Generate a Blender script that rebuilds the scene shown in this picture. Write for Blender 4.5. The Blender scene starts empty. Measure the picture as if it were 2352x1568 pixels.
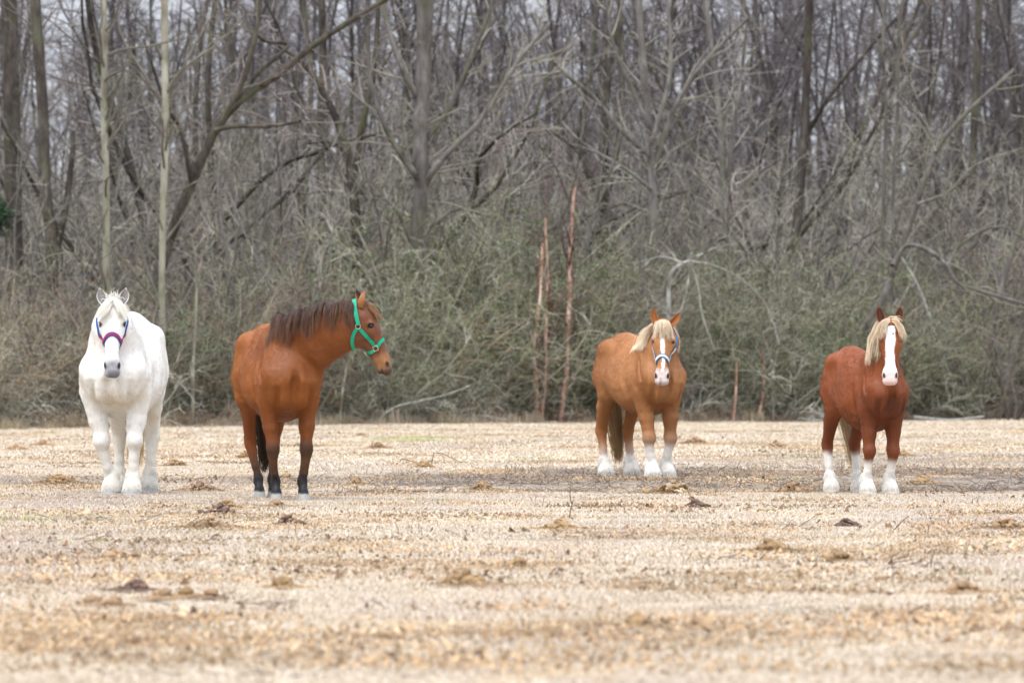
import bpy, math, random
import numpy as np
from mathutils import Vector, Matrix

sc = bpy.context.scene
C = sc.collection

# ------------------------------------------------------------------ camera, sky, sun, exposure
CAM_H = 0.98                      # a low stand point, long lens
F_MM = 200.0
FPX = 2352 * F_MM / 36.0          # focal length in units of the measured picture (2352 wide)
HZ = 885.0                        # row of the horizon in the measured picture
cam_d = bpy.data.cameras.new('camera')
cam = bpy.data.objects.new('camera', cam_d); C.objects.link(cam)
cam.location = (0, 0, CAM_H)
cam.rotation_euler = (math.radians(90) + math.atan((HZ - 784) / FPX), 0, 0)
cam_d.lens = F_MM; cam_d.sensor_width = 36
cam_d.clip_start = 0.5; cam_d.clip_end = 3000
cam_d.dof.use_dof = True
cam_d.dof.focus_distance = 50.5
cam_d.dof.aperture_fstop = 5.8
sc.camera = cam

world = bpy.data.worlds.new('World'); sc.world = world; world.use_nodes = True
wn = world.node_tree; wn.nodes.clear()
sky = wn.nodes.new('ShaderNodeTexSky'); sky.sky_type = 'NISHITA'; sky.sun_disc = False
SUN_EL, SUN_AZ = math.radians(60), math.radians(212)   # high, behind the photographer's left shoulder
sky.sun_elevation = SUN_EL; sky.sun_rotation = SUN_AZ
sky.air_density = 1.0; sky.dust_density = 4.0; sky.ozone_density = 1.0
mixc = wn.nodes.new('ShaderNodeMix'); mixc.data_type = 'RGBA'
mixc.inputs[0].default_value = 0.90
mixc.inputs[7].default_value = (7.2, 7.6, 8.4, 1)       # the even cloud deck
# cloud deck: brightest overhead, a third as bright at the horizon (the usual overcast sky)
tcw = wn.nodes.new('ShaderNodeTexCoord'); sepw = wn.nodes.new('ShaderNodeSeparateXYZ'); wn.links.new(tcw.outputs['Generated'], sepw.inputs[0])
mr = wn.nodes.new('ShaderNodeMapRange'); mr.inputs[1].default_value = 0; mr.inputs[2].default_value = 1; mr.inputs[3].default_value = .46; mr.inputs[4].default_value = 1.88
wn.links.new(sepw.outputs[2], mr.inputs[0])
vm = wn.nodes.new('ShaderNodeVectorMath'); vm.operation = 'SCALE'; wn.links.new(mr.outputs[0], vm.inputs['Scale'])
bg = wn.nodes.new('ShaderNodeBackground'); bg.inputs[1].default_value = 0.11
wo = wn.nodes.new('ShaderNodeOutputWorld')
wn.links.new(sky.outputs[0], mixc.inputs[6]); wn.links.new(mixc.outputs[2], vm.inputs[0]); wn.links.new(vm.outputs[0], bg.inputs[0])
wn.links.new(bg.outputs[0], wo.inputs[0])

sun_d = bpy.data.lights.new('sun', 'SUN'); sun_d.energy = 1.4; sun_d.angle = math.radians(30)
sun_d.color = (1.0, 0.96, 0.90)
sun = bpy.data.objects.new('sun', sun_d); C.objects.link(sun)
sdir = Vector((math.sin(SUN_AZ) * math.cos(SUN_EL), math.cos(SUN_AZ) * math.cos(SUN_EL), math.sin(SUN_EL)))
sun.rotation_euler = sdir.to_track_quat('Z', 'Y').to_euler()

sc.view_settings.view_transform = 'Standard'; sc.view_settings.look = 'None'
sc.view_settings.gamma = 1.0; sc.view_settings.use_curve_mapping = False
sc.view_settings.exposure = 0.88
sc.cycles.max_bounces = 5; sc.cycles.diffuse_bounces = 3; sc.cycles.glossy_bounces = 2
sc.cycles.transparent_max_bounces = 6
try:
    sc.cycles_curves.shape = 'RIBBONS'
except Exception:
    pass

def at(px, D, z=None, py=None):
    """world point seen at column px of the measured picture, D metres out; height z, or the height of row py"""
    x = (px - 1176.0) / FPX * D
    if z is None:
        z = CAM_H + (HZ - py) / FPX * D
    return np.array([x, D, z])

def tag(o, label=None, cat=None, group=None, kind=None):
    if label: o['label'] = label
    if cat: o['category'] = cat
    if group: o['group'] = group
    if kind: o['kind'] = kind
    return o

def empty(name, loc=(0, 0, 0), rz=0.0):
    o = bpy.data.objects.new(name, None); C.objects.link(o)
    o.location = tuple(float(a) for a in loc); o.rotation_euler = (0, 0, rz); o.empty_display_size = .2
    return o

def mesh_np(name, V, F, mat=None, parent=None, smooth=True, link=True, cols=None, colname='col'):
    """V (n,3); F: one (m,k) integer array or a list of such arrays"""
    me = bpy.data.meshes.new(name)
    Fs = F if isinstance(F, list) else [F]
    Fs = [np.asarray(f, dtype=np.int32) for f in Fs if len(f)]
    V = np.asarray(V, dtype=np.float32)
    me.vertices.add(len(V)); me.vertices.foreach_set('co', V.ravel())
    nl = sum(f.size for f in Fs); nf = sum(len(f) for f in Fs)
    me.loops.add(nl); me.loops.foreach_set('vertex_index', np.concatenate([f.ravel() for f in Fs]))
    me.polygons.add(nf)
    tot = np.concatenate([np.full(len(f), f.shape[1], dtype=np.int32) for f in Fs])
    st = np.concatenate([[0], np.cumsum(tot)[:-1]]).astype(np.int32)
    me.polygons.foreach_set('loop_start', st)
    me.polygons.foreach_set('use_smooth', np.full(nf, smooth, dtype=bool))
    me.update(calc_edges=True); me.validate()
    if cols is not None:
        a = me.color_attributes.new(colname, 'FLOAT_COLOR', 'POINT')
        c4 = np.ones((len(V), 4), dtype=np.float32); c4[:, :3] = cols
        a.data.foreach_set('color', c4.ravel())
    if mat is not None: me.materials.append(mat)
    o = bpy.data.objects.new(name, me)
    if link: C.objects.link(o)
    if parent is not None: o.parent = parent
    return o

def hair_obj(name, P, R, cols, mat, parent=None):
    """P (n,k,3) strand points, R (n,k) radii, cols (n,3) one colour per strand"""
    n, k, _ = P.shape
    cu = bpy.data.hair_curves.new(name)
    cu.add_curves([k] * n)
    cu.points.foreach_set('position', np.ascontiguousarray(P, dtype=np.float32).ravel())
    cu.points.foreach_set('radius', np.ascontiguousarray(R, dtype=np.float32).ravel())
    if cols.ndim == 2:
        a = cu.attributes.new('col', 'FLOAT_COLOR', 'CURVE'); c4 = np.ones((n, 4), dtype=np.float32)
    else:
        a = cu.attributes.new('col', 'FLOAT_COLOR', 'POINT'); c4 = np.ones((n * k, 4), dtype=np.float32); cols = cols.reshape(-1, 3)
    c4[:, :3] = cols
    a.data.foreach_set('color', c4.ravel())
    cu.materials.append(mat)
    o = bpy.data.objects.new(name, cu); C.objects.link(o)
    if parent is not None: o.parent = parent
    return o

# ------------------------------------------------------------------ small node helpers
class N:
    def __init__(s, name, rough=.8, spec=.3):
        s.m = bpy.data.materials.new(name); s.m.use_nodes = True
        s.t = s.m.node_tree; s.b = s.t.nodes['Principled BSDF']
        s.b.inputs['Roughness'].default_value = rough
        s.b.inputs['Specular IOR Level'].default_value = spec
        s.tc = None
    def n(s, typ, **kw):
        x = s.t.nodes.new(typ)
        for k, v in kw.items(): setattr(x, k, v)
        return x
    def link(s, a, b): s.t.links.new(a, b)
    def pos(s, obj=False):
        if obj:
            return s.n('ShaderNodeTexCoord').outputs['Object']
        return s.n('ShaderNodeNewGeometry').outputs['Position']
    def noise(s, vec, scale, detail=4, rough=.55, stretch=None, dist=0):
        if stretch is not None:
            mp = s.n('ShaderNodeMapping'); mp.inputs['Scale'].default_value = stretch
            s.link(vec, mp.inputs[0]); vec = mp.outputs[0]
        t = s.n('ShaderNodeTexNoise'); t.inputs['Scale'].default_value = scale
        t.inputs['Detail'].default_value = detail; t.inputs['Roughness'].default_value = rough
        t.inputs['Distortion'].default_value = dist
        s.link(vec, t.inputs['Vector']); return t.outputs[0]
    def ramp(s, fac, stops):
        r = s.n('ShaderNodeValToRGB'); e = r.color_ramp.elements
        while len(e) < len(stops): e.new(.5)
        for el, (p, c) in zip(e, stops):
            el.position = p; el.color = (*c, 1) if len(c) == 3 else c
        s.link(fac, r.inputs[0]); return r.outputs[0]
    def mix(s, fac, a, b, mode='MIX'):
        m = s.n('ShaderNodeMix', data_type='RGBA', blend_type=mode)
        for v, i in ((fac, 0), (a, 6), (b, 7)):
            if hasattr(v, 'is_linked'): s.link(v, m.inputs[i])
            elif i == 0: m.inputs[0].default_value = v
            else: m.inputs[i].default_value = (*v, 1)
        return m.outputs[2]
    def attr(s, name):
        a = s.n('ShaderNodeAttribute'); a.attribute_name = name; return a.outputs['Color']
    def color(s, c):
        if hasattr(c, 'is_linked'): s.link(c, s.b.inputs['Base Color'])
        else: s.b.inputs['Base Color'].default_value = (*c, 1)
    def bump(s, h, strength=.5, dist=.01):
        b = s.n('ShaderNodeBump'); b.inputs['Strength'].default_value = strength
        b.inputs['Distance'].default_value = dist
        s.link(h, b.inputs['Height']); s.link(b.outputs[0], s.b.inputs['Normal'])
G = lambda v: (v, v, v)
# ------------------------------------------------------------------ horses: bodies grown as one surface from a distance field
def nrm(v):
    v = np.asarray(v, float); return v / (np.linalg.norm(v) + 1e-12)

class Field:
    def __init__(s, lo, hi, vox):
        s.lo = np.array(lo, float); s.vox = vox
        s.n = np.ceil((np.array(hi) - s.lo) / vox).astype(int) + 1
        s.f = np.full(s.n, 1.0, dtype=np.float32)
        s.ax = [s.lo[i] + vox * np.arange(s.n[i]) for i in range(3)]
    def window(s, lo, hi):
        a = np.maximum(np.floor((np.array(lo) - s.lo) / s.vox).astype(int), 0)
        b = np.minimum(np.ceil((np.array(hi) - s.lo) / s.vox).astype(int) + 1, s.n)
        if np.any(b <= a): return None, None
        sl = tuple(slice(a[i], b[i]) for i in range(3))
        g = np.meshgrid(*[s.ax[i][sl[i]] for i in range(3)], indexing='ij')
        return sl, g
    def merge(s, sl, d, k, cut=False):
        a = s.f[sl]; d = d.astype(np.float32)
        if cut:
            a2 = -a; h = np.maximum(k - np.abs(a2 - d), 0) / k
            s.f[sl] = -(np.minimum(a2, d) - h * h * k * .25)
        else:
            h = np.maximum(k - np.abs(a - d), 0) / k
            s.f[sl] = np.minimum(a, d) - h * h * k * .25
    def seg(s, p0, p1, side, r0, r1, k=.03, cut=False):
        """tapered capsule of elliptical section; side is the direction of the first radius"""
        p0 = np.asarray(p0, float); p1 = np.asarray(p1, float)
        r0 = (r0, r0) if np.isscalar(r0) else r0; r1 = (r1, r1) if np.isscalar(r1) else r1
        ax = p1 - p0; L = np.linalg.norm(ax)
        if L < 1e-6: ax = np.array([0, 0, 1.]); L = 1e-6
        else: ax = ax / L
        sd = np.asarray(side, float); sd = sd - ax * sd.dot(ax)
        if np.linalg.norm(sd) < 1e-3: sd = np.cross(ax, (0.31, .17, .93))
        sd = nrm(sd); dp = np.cross(ax, sd)
        m = max(*r0, *r1) + k + 3 * s.vox
        sl, g = s.window(np.minimum(p0, p1) - m, np.maximum(p0, p1) + m)
        if sl is None: return
        X, Y, Z = g[0] - p0[0], g[1] - p0[1], g[2] - p0[2]
        t = X * ax[0] + Y * ax[1] + Z * ax[2]
        tc = np.clip(t, 0, L); e = t - tc; u = tc / L
        l = X * sd[0] + Y * sd[1] + Z * sd[2]; q = X * dp[0] + Y * dp[1] + Z * dp[2]
        w = r0[0] + (r1[0] - r0[0]) * u; h = r0[1] + (r1[1] - r0[1]) * u; mn = np.minimum(w, h)
        d = (np.sqrt((l / w) ** 2 + (q / h) ** 2 + (e / mn) ** 2) - 1) * mn
        s.merge(sl, d, k, cut)
    def blob(s, p, r, k=.03, cut=False, axes=None):
        p = np.asarray(p, float); r = np.array([r] * 3 if np.isscalar(r) else r, float)
        m = r.max() + k + 3 * s.vox
        sl, g = s.window(p - m, p + m)
        if sl is None: return
        X = [g[i] - p[i] for i in range(3)]
        if axes is not None: X = [X[0] * a[0] + X[1] * a[1] + X[2] * a[2] for a in axes]
        d = (np.sqrt(sum((X[i] / r[i]) ** 2 for i in range(3))) - 1) * r.min()
        s.merge(sl, d, k, cut)
    def torso(s, st, k=.06):
        st = np.array(st, float); xs = st[:, 0]
        sl, g = s.window((xs[0] - .1, -.55, st[:, 2].min() - .12), (xs[-1] + .1, .55, st[:, 1].max() + .12))
        X, Y, Z = g; x1 = s.ax[0][sl[0]]
        def cub(i):                                    # smooth interpolation through the stations
            t = np.clip(x1, xs[0], xs[-1]); y = st[:, i]
            m = np.gradient(y, xs); j = np.clip(np.searchsorted(xs, t) - 1, 0, len(xs) - 2)
            h = xs[j + 1] - xs[j]; u = (t - xs[j]) / h
            return ((2*u**3-3*u**2+1)*y[j] + (u**3-2*u**2+u)*h*m[j] + (-2*u**3+3*u**2)*y[j+1] + (u**3-u**2)*h*m[j+1])[:, None, None]
        top, bot, w, pe = cub(1), cub(2), np.maximum(cub(3), .02), cub(4)
        c = (top + bot) / 2; h = np.maximum((top - bot) / 2, .03)
        v = (Z - c) / h
        we = w * (1 - pe * np.clip(v, -.3, 1))
        e = np.maximum(np.maximum(xs[0] - X, X - xs[-1]), 0)
        d = (np.sqrt((Y / we) ** 2 + v ** 2) - 1) * np.minimum(w, h) * .8 + e
        s.merge(sl, d, k)
    def sample(s, P):
        q = (np.asarray(P) - s.lo) / s.vox
        q = np.clip(q, 0, np.array(s.n) - 1.001); i = q.astype(int); f = q - i
        r = 0
        for a in (0, 1):
            for b in (0, 1):
                for c in (0, 1):
                    w = (f[:, 0] if a else 1 - f[:, 0]) * (f[:, 1] if b else 1 - f[:, 1]) * (f[:, 2] if c else 1 - f[:, 2])
                    r = r + w * s.f[i[:, 0] + a, i[:, 1] + b, i[:, 2] + c]
        return r
    def grad(s, P, h=None):
        h = h or s.vox; g = np.zeros_like(P)
        for i in range(3):
            e = np.zeros(3); e[i] = h
            g[:, i] = s.sample(P + e) - s.sample(P - e)
        return g / (np.linalg.norm(g, axis=1, keepdims=True) + 1e-9)
    def project(s, P, off=0.0, it=14):
        P = np.array(P, float)
        for _ in range(it):
            d = s.sample(P) - off; P = P - s.grad(P) * np.clip(d, -.05, .05)[:, None]
        return P
    def mesh(s):
        """naive surface nets"""
        f = s.f; ins = f < 0
        n = np.array(f.shape)
        c = [ins[a:n[0]-1+a, b:n[1]-1+b, d:n[2]-1+d] for a in (0, 1) for b in (0, 1) for d in (0, 1)]
        cnt = sum(x.astype(np.int8) for x in c)
        act = (cnt > 0) & (cnt < 8)
        idx = np.argwhere(act); ids = np.full(act.shape, -1, dtype=np.int32); ids[act] = np.arange(len(idx))
        acc = np.zeros((len(idx), 3)); num = np.zeros(len(idx))
        cor = [(a, b, d) for a in (0, 1) for b in (0, 1) for d in (0, 1)]
        val = {q: f[idx[:, 0]+q[0], idx[:, 1]+q[1], idx[:, 2]+q[2]].astype(float) for q in cor}
        for q in cor:
            for ax in range(3):
                if q[ax] == 0:
                    r = list(q); r[ax] = 1; r = tuple(r)
                    a, b = val[q], val[r]; m = (a < 0) != (b < 0)
                    t = np.where(m, a / np.where(m, a - b, 1), 0)
                    p = np.array(q, float)[None] + 0 * acc; p[:, ax] += t
                    acc += p * m[:, None]; num += m
        V = s.lo + (idx + acc / num[:, None]) * s.vox
        Fs = []
        for ax in range(3):
            o1, o2 = [(1, 2), (2, 0), (0, 1)][ax]
            A = np.moveaxis(ins, ax, 0); a = A[:-1] != A[1:]
            e = np.argwhere(np.moveaxis(a, 0, ax)); 
            e = e[(e[:, o1] > 0) & (e[:, o2] > 0) & (e[:, o1] < n[o1]-1) & (e[:, o2] < n[o2]-1)]
            fl = ins[e[:, 0], e[:, 1], e[:, 2]]
            def I(d1, d2):
                q = e.copy(); q[:, o1] -= d1; q[:, o2] -= d2
                return ids[q[:, 0], q[:, 1], q[:, 2]]
            Q = np.stack([I(1, 1), I(0, 1), I(0, 0), I(1, 0)], 1)
            Q[~fl] = Q[~fl][:, ::-1]
            Fs.append(Q)
        F = np.concatenate(Fs)
        return V, F

def vnoise(P, scale, seed=0):
    """cheap smooth value noise -1..1 for numpy points"""
    P = np.asarray(P) * scale + seed * 17.31
    i = np.floor(P).astype(np.int64); f = P - i; f = f * f * (3 - 2 * f); r = 0
    for a in (0, 1):
        for b in (0, 1):
            for c in (0, 1):
                h = ((i[:, 0]+a) * 73856093) ^ ((i[:, 1]+b) * 19349663) ^ ((i[:, 2]+c) * 83492791)
                h = (h ^ (h >> 13)) * 1274126177; h = (h & 0xffff) / 32767.5 - 1
                w = (f[:, 0] if a else 1-f[:, 0]) * (f[:, 1] if b else 1-f[:, 1]) * (f[:, 2] if c else 1-f[:, 2])
                r = r + w * h
    return r
def sstep(a, b, x):
    t = np.clip((x - a) / (b - a), 0, 1); return t * t * (3 - 2 * t)
def lerp(a, b, t): return a + (b - a) * t

def coat_mat(name):
    m = N(name, .5, .28); p = m.pos(True)
    f = m.noise(p, 60, 3, .6, stretch=(1, 1, .35))
    c = m.mix(.55, m.attr('col'), m.ramp(f, [(.3, G(.80)), (.7, G(1.12))]), 'MULTIPLY'); m.color(c)
    m.bump(m.noise(p, 130, 2, .6, stretch=(1, 1, .3)), .35, .004)
    return m.m
def strand_mat(name, rough=.45, spec=.4):
    m = N(name, rough, spec); m.color(m.attr('col')); return m.m
COAT = coat_mat('coat'); HAIR = strand_mat('hair'); FUR = strand_mat('fur', .6, .18)
_m = N('eye', .06, .6); _m.color((.012, .008, .006)); EYE = _m.m

def ear_shape(base, up, opn, L, R, side):
    """a cupped, pointed ear: an outer shell and an inner shell joined at the rim"""
    up = nrm(up); opn = nrm(opn - up * np.dot(opn, up)); sd = np.cross(up, opn)
    ns, nt = 12, 13; V = []; inner = []
    for sh in (0, 1):
        for i in range(ns):
            u = i / (ns - 1)
            r = R * (.62 + .9 * u - .25 * u * u) * (1 - u ** 2.3) ** .95 + .002
            if sh: r *= .80
            span = math.radians(lerp(128, 75, u ** .8))
            cen = base + up * (L * u) + sd * side * (.012 * math.sin(u * 2.6)) + opn * (.012 * u * u)
            for j in range(nt):
                ph = -span + 2 * span * j / (nt - 1)
                V.append(cen - opn * (r * .75 * math.cos(ph)) + sd * (r * math.sin(ph)) + (up * .004 if sh else 0)); inner.append(sh)
    V = np.array(V); F = []
    for sh in (0, 1):
        o = sh * ns * nt
        for i in range(ns - 1):
            for j in range(nt - 1):
                q = [o+i*nt+j, o+i*nt+j+1, o+(i+1)*nt+j+1, o+(i+1)*nt+j]
                F.append(q if sh else q[::-1])
    for i in range(ns - 1):
        for j in (0, nt - 1):
            a, b = i*nt+j, (i+1)*nt+j; q = [a, b, b+ns*nt, a+ns*nt]; F.append(q if j == 0 else q[::-1])
    return V, np.array(F), np.array(inner)

def strands(fld, roots, dirs, length, rng, steps=12, grav=.2, off=.006, curl=.1, clump=None, side=None, sidew=0.0, stiff=.8, collide=True):
    n = len(roots); P = np.zeros((n, steps, 3)); P[:, 0] = roots
    d = dirs / np.linalg.norm(dirs, axis=1, keepdims=True)
    length = np.broadcast_to(length, (n,)); ds = (length / (steps - 1))[:, None]
    cl = clump if clump is not None else np.arange(n)
    crng = np.random.RandomState(7); cn = crng.normal(size=(int(cl.max()) + 1, 3))[cl]
    ph = crng.uniform(0, 6.28, int(cl.max()) + 1)[cl]
    p = roots.copy()
    for i in range(1, steps):
        w = np.array([0, 0, -1.0]) * grav
        nd = d * stiff + w + (side * sidew * max(0, 1 - i / 4.) if side is not None else 0)
        nd = nd + cn * curl * np.sin(ph + i * .8)[:, None] + rng.normal(size=(n, 3)) * curl * .25
        d = nd / (np.linalg.norm(nd, axis=1, keepdims=True) + 1e-9)
        p = p + d * ds
        if collide:
            s_ = fld.sample(p); m = s_ < off
            if m.any():
                g = fld.grad(p[m]); p[m] += g * (off - s_[m])[:, None]
                dd = p[m] - P[m, i-1]; d[m] = dd / (np.linalg.norm(dd, axis=1, keepdims=True) + 1e-9)
        P[:, i] = p
    return P

def ribbon(P, nrmls, width, thick=.003, closed=False):
    """strap: a box-section ribbon lying on a surface"""
    n = len(P); T = np.gradient(P, axis=0)
    if closed: T = (np.roll(P, -1, 0) - np.roll(P, 1, 0))
    T /= np.linalg.norm(T, axis=1, keepdims=True) + 1e-9
    B = np.cross(T, nrmls); B /= np.linalg.norm(B, axis=1, keepdims=True) + 1e-9
    w = B * width / 2; t = nrmls * thick
    V = np.stack([P - w, P + w, P + w * .96 + t, P - w * .96 + t], 1).reshape(-1, 3); F = []
    m = n if closed else n - 1
    for i in range(m):
        a, b = i * 4, ((i + 1) % n) * 4
        for j in range(4):
            k = (j + 1) % 4; F.append([a+j, b+j, b+k, a+k])
    if not closed: F += [[0, 1, 2, 3], [4*n-1, 4*n-2, 4*n-3, 4*n-4]]
    return V, np.array(F)

def spline(pts, n):
    """Catmull-Rom through the points"""
    p = np.asarray(pts, float); p = np.vstack([2*p[0]-p[1], p, 2*p[-1]-p[-2]]); m = len(p) - 3
    t = np.linspace(0, m - 1e-6, n); i = t.astype(int); u = (t - i)[:, None]
    a, b, c, d = p[i], p[i+1], p[i+2], p[i+3]
    return .5*((2*b) + (c-a)*u + (2*a-5*b+4*c-d)*u*u + (3*b-a-3*c+d)*u**3)

class Horse:
    """local frame: x forward, y to the horse's left, z up; S scales the whole animal"""
    def __init__(s, px, D, yaw, S, name, label, P):
        s.S = S; s.P = P; s.yaw = yaw; s.D = D
        y = math.radians(yaw)
        s.rz = math.atan2(-math.cos(y), math.sin(y))
        s.loc = at(px, D, 0.0)
        s.root = empty(name, s.loc, s.rz)
        tag(s.root, label, 'horse')
        s.rng = np.random.RandomState(int(abs(px)))
    def view(s, px, py, t):
        """local point at picture column px, row py, t metres in front of (towards the camera from) the root"""
        w = at(px, s.D - t, None, py) - s.loc
        c, n = math.cos(-s.rz), math.sin(-s.rz)
        return np.array([w[0]*c - w[1]*n, w[0]*n + w[1]*c, w[2]])
    def vdir(s, x, y, z):
        """view direction (right, towards camera, up) to local"""
        w = (x, -y); c, n = math.cos(-s.rz), math.sin(-s.rz)
        return nrm([w[0]*c - w[1]*n, w[0]*n + w[1]*c, z])
    # ---- head frame
    def H(s, u, v, w):
        k = s.hs; return s.hp + (s.ha * u + s.hl * v + s.hf * w) * k
    def hinv(s, V):
        q = (V - s.hp) / s.hs; return np.stack([q @ s.ha, q @ s.hl, q @ s.hf], 1)
    def build(s):
        P, S = s.P, s.S
        vox = .0105
        lo = P.get('lo', (-1.15, -.62, -.05)); hi = P.get('hi', (1.75, .62, 2.05))
        fl = s.f = Field(np.array(lo) * S, np.array(hi) * S, vox)
        fat = P.get('fat', 1.0); lb = P.get('leg', 1.0)
        st = [(-.87, 1.24, 1.08, .05, 0), (-.82, 1.38, .98, .15, .1), (-.72, 1.50, .93, .225, .15), (-.56, 1.585, .89, .275, .22),
              (-.40, 1.60, .86, .29, .28), (-.20, 1.565, .79, .305, .22), (.0, 1.525, .725, .325, .2), (.2, 1.525, .71, .315, .25),
              (.36, 1.575, .735, .28, .42), (.48, 1.58, .78, .255, .5), (.60, 1.48, .82, .24, .42), (.70, 1.36, .87, .225, .3), (.78, 1.24, .94, .185, .2), (.83, 1.15, 1.02, .08, .1)]
        bd = P.get('belly', 0.0); tl = P.get('tall', 0.0)
        chs = P.get('chest', 1.0)
        st = [(a, b, c, d*(chs**.7 if a > .4 else 1), e) for a, b, c, d, e in st]
        st = [(a*S, (b + tl*math.exp(-((a+.35)/.4)**2))*S, (c - (bd if -.5 < a < .5 else bd*.3)) * S, d*S*fat*(1 + (P.get('barrel', 0) * math.exp(-((a+.0)/.4)**2))), e) for a, b, c, d, e in st]
        fl.torso(st)
        # legs
        for nm, L in P['legs'].items():
            sg = 1 if nm[1] == 'L' else -1
            hx, hy, lift = L['hoof'][0], L['hoof'][1], L.get('lift', 0)
            w1 = lb; cn = lb*P.get('cannon', .84); ch = P.get('chest', 1.0)
            def sg_(a, b, r0, r1, k=.025, sc=1.0):
                fl.seg(np.array(a)*S, np.array(b)*S, (0, 1, 0), (r0[0]*S*sc, r0[1]*S*sc), (r1[0]*S*sc, r1[1]*S*sc), k*S)
            if nm[0] == 'F':
                sh = (.62, sg*.180*fat*ch, 1.12); el = (.47, sg*.190*fat*ch, .93)
                kx = L.get('knee', (lerp(el[0], hx, .45) + .03, lerp(el[1], hy, .52)))
                kz = P.get('knee_z', .455); kn = (kx[0], kx[1], kz); ft = (hx - .045, hy, .165)
                sg_((.42, sg*.13*fat, 1.40), sh, (.07, .13), (.105, .13), .05)
                sg_(sh, el, (.105, .13), (.095, .125), .05)
                sg_(el, (lerp(el[0], kn[0], .55), lerp(el[1], kn[1], .55), .67), (.098*w1, .12), (.068*w1, .078), .04)
                sg_((lerp(el[0], kn[0], .55), lerp(el[1], kn[1], .55), .67), (kn[0], kn[1], kz+.06), (.068*w1, .078), (.054*w1, .058))
                fl.blob(np.array([kn[0]+.012, kn[1], kz+.02])*S, np.array([.060*w1, .064*w1, .078])*S, .03*S)
                sg_((kn[0], kn[1], kz-.04), (lerp(kn[0], ft[0], .6), lerp(kn[1], ft[1], .6), .26), (.046*w1, .050), (.040*cn, .045))
                top = (lerp(kn[0], ft[0], .6), lerp(kn[1], ft[1], .6), .26)
            else:
                stf = (-.37, sg*.20*fat, .98)
                hk = L.get('hock', (lerp(-.78, hx-.10, .7), lerp(sg*.17, hy, .55)))
                hk = (hk[0], hk[1], .54); ft = (hx - .05, hy, .175)
                sg_((-.47, sg*.16*fat, 1.38), (-.55, sg*.185*fat, 1.08), (.12, .23), (.115, .21), .06)
                sg_((-.52, sg*.185*fat, 1.10), (-.47, sg*.195*fat, .95), (.11, .20), (.09, .135), .06)
                mid = (lerp(-.47, hk[0], .55), lerp(sg*.19*fat, hk[1], .55), .78)
                sg_((-.47, sg*.195*fat, .96), mid, (.092, .145), (.066*w1, .088), .04)
                sg_(mid, hk, (.066*w1, .088), (.048*w1, .060))
                fl.blob(np.array([hk[0]-.012, hk[1], .53])*S, np.array([.062, .050*w1, .085])*S, .03*S)
                top = (lerp(hk[0], ft[0], .65), lerp(hk[1], ft[1], .65), .30)
                sg_((hk[0]+.005, hk[1], .50), top, (.048*w1, .056), (.040*cn, .046))
            sg_(top, (ft[0], ft[1], .20), (.040*cn, .045), (.044*cn, .047))
            fl.blob(np.array([ft[0]-.005, ft[1], .185])*S, np.array([.052*cn, .052*cn, .052])*S, .025*S)
            sg_((ft[0], ft[1], .17), (hx - .01, hy, .10), (.046*cn, .046), (.05*cn, .05))
            hr = P.get('hoof_r', .078)
            sg_((hx - .005, hy, .085), (hx + .015, hy, -.01 + lift), (hr*.80, hr*.82), (hr*1.12, hr*1.15), .012)
            if P.get('feather_bulk', 0):
                fb = P['feather_bulk']
                fl.seg(np.array([ft[0]-.01, ft[1], .20])*S, np.array([hx-.005, hy, .075])*S, (0, 1, 0), (.048*cn*S, .052*S), (.076*fb*S, .088*fb*S), .03*S)
        # breast
        for sg in (1, -1):
            fl.blob(np.array([.655, sg*.105*fat, 1.03])*S, np.array([.12, .105, .15])*S, .05*S)
            fl.blob(np.array([-.76, sg*.12, 1.14])*S, np.array([.10, .10, .20])*S, .08*S)
            fl.blob(np.array([-.44, sg*.20*fat, 1.42])*S, np.array([.11, .07, .08])*S, .07*S)
        fl.seg(np.array([.84, 0, 1.14])*S, np.array([.76, 0, .83])*S, (0, 1, 0), .040*S, .045*S, .06*S, cut=True)
        for sg in (1, -1):
            fl.blob(np.array([.675, sg*.095*fat*ch, .95])*S, np.array([.10, .095, .12])*S, .06*S)
            fl.seg(np.array([.79, sg*.165*fat, 1.00])*S, np.array([.66, sg*.135*fat, .80])*S, (0, 1, 0), .022*S, .022*S, .05*S, cut=True)
        fl.seg(np.array([.80, 0, 1.0])*S, np.array([.78, 0, .84])*S, (0, 1, 0), .016*S, .016*S, .03*S, cut=True)
        for sg in (1, -1):
            fl.seg(np.array([.27, sg*.345*fat, 1.32])*S, np.array([.34, sg*.325*fat, .92])*S, (1, 0, 0), .03*S, .03*S, .06*S, cut=True)
            fl.blob(np.array([-.30, sg*.375*fat, 1.34])*S, np.array([.10, .07, .13])*S, .07*S, True)
            fl.seg(np.array([-.27, sg*.33*fat, .98])*S, np.array([-.33, sg*.30*fat, .84])*S, (1, 0, 0), .02*S, .02*S, .05*S, cut=True)
            fl.seg(np.array([.50, sg*.275*fat*ch, 1.30])*S, np.array([.64, sg*.295*fat*ch, 1.10])*S, (1, 0, 0), .012*S, .012*S, .05*S, cut=True)
        # neck
        nk = P['neck'](s)                              # list of (point, half width, half depth, depth direction)
        for (p, w, h, dd), (p2, w2, h2, dd2) in zip(nk[:-1], nk[1:]):
            ax = nrm(p2 - p); dm = nrm(np.array(dd) + np.array(dd2)); side = np.cross(dm, ax)
            fl.seg(p, p2, side, (w, h), (w2, h2), .06)
        s.neck = nk
        # head
        s.hs = P.get('head', 1.0); s.hp = np.array(P['poll'](s)); s.ha = nrm(P['axis'](s))
        f0 = np.array(P['face'](s)); s.hf = nrm(f0 - s.ha * f0.dot(s.ha)); s.hl = np.cross(s.hf, s.ha) * 1.0
        if np.dot(s.hl, np.cross(s.hf, s.ha)) < 0: s.hl = -s.hl
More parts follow.
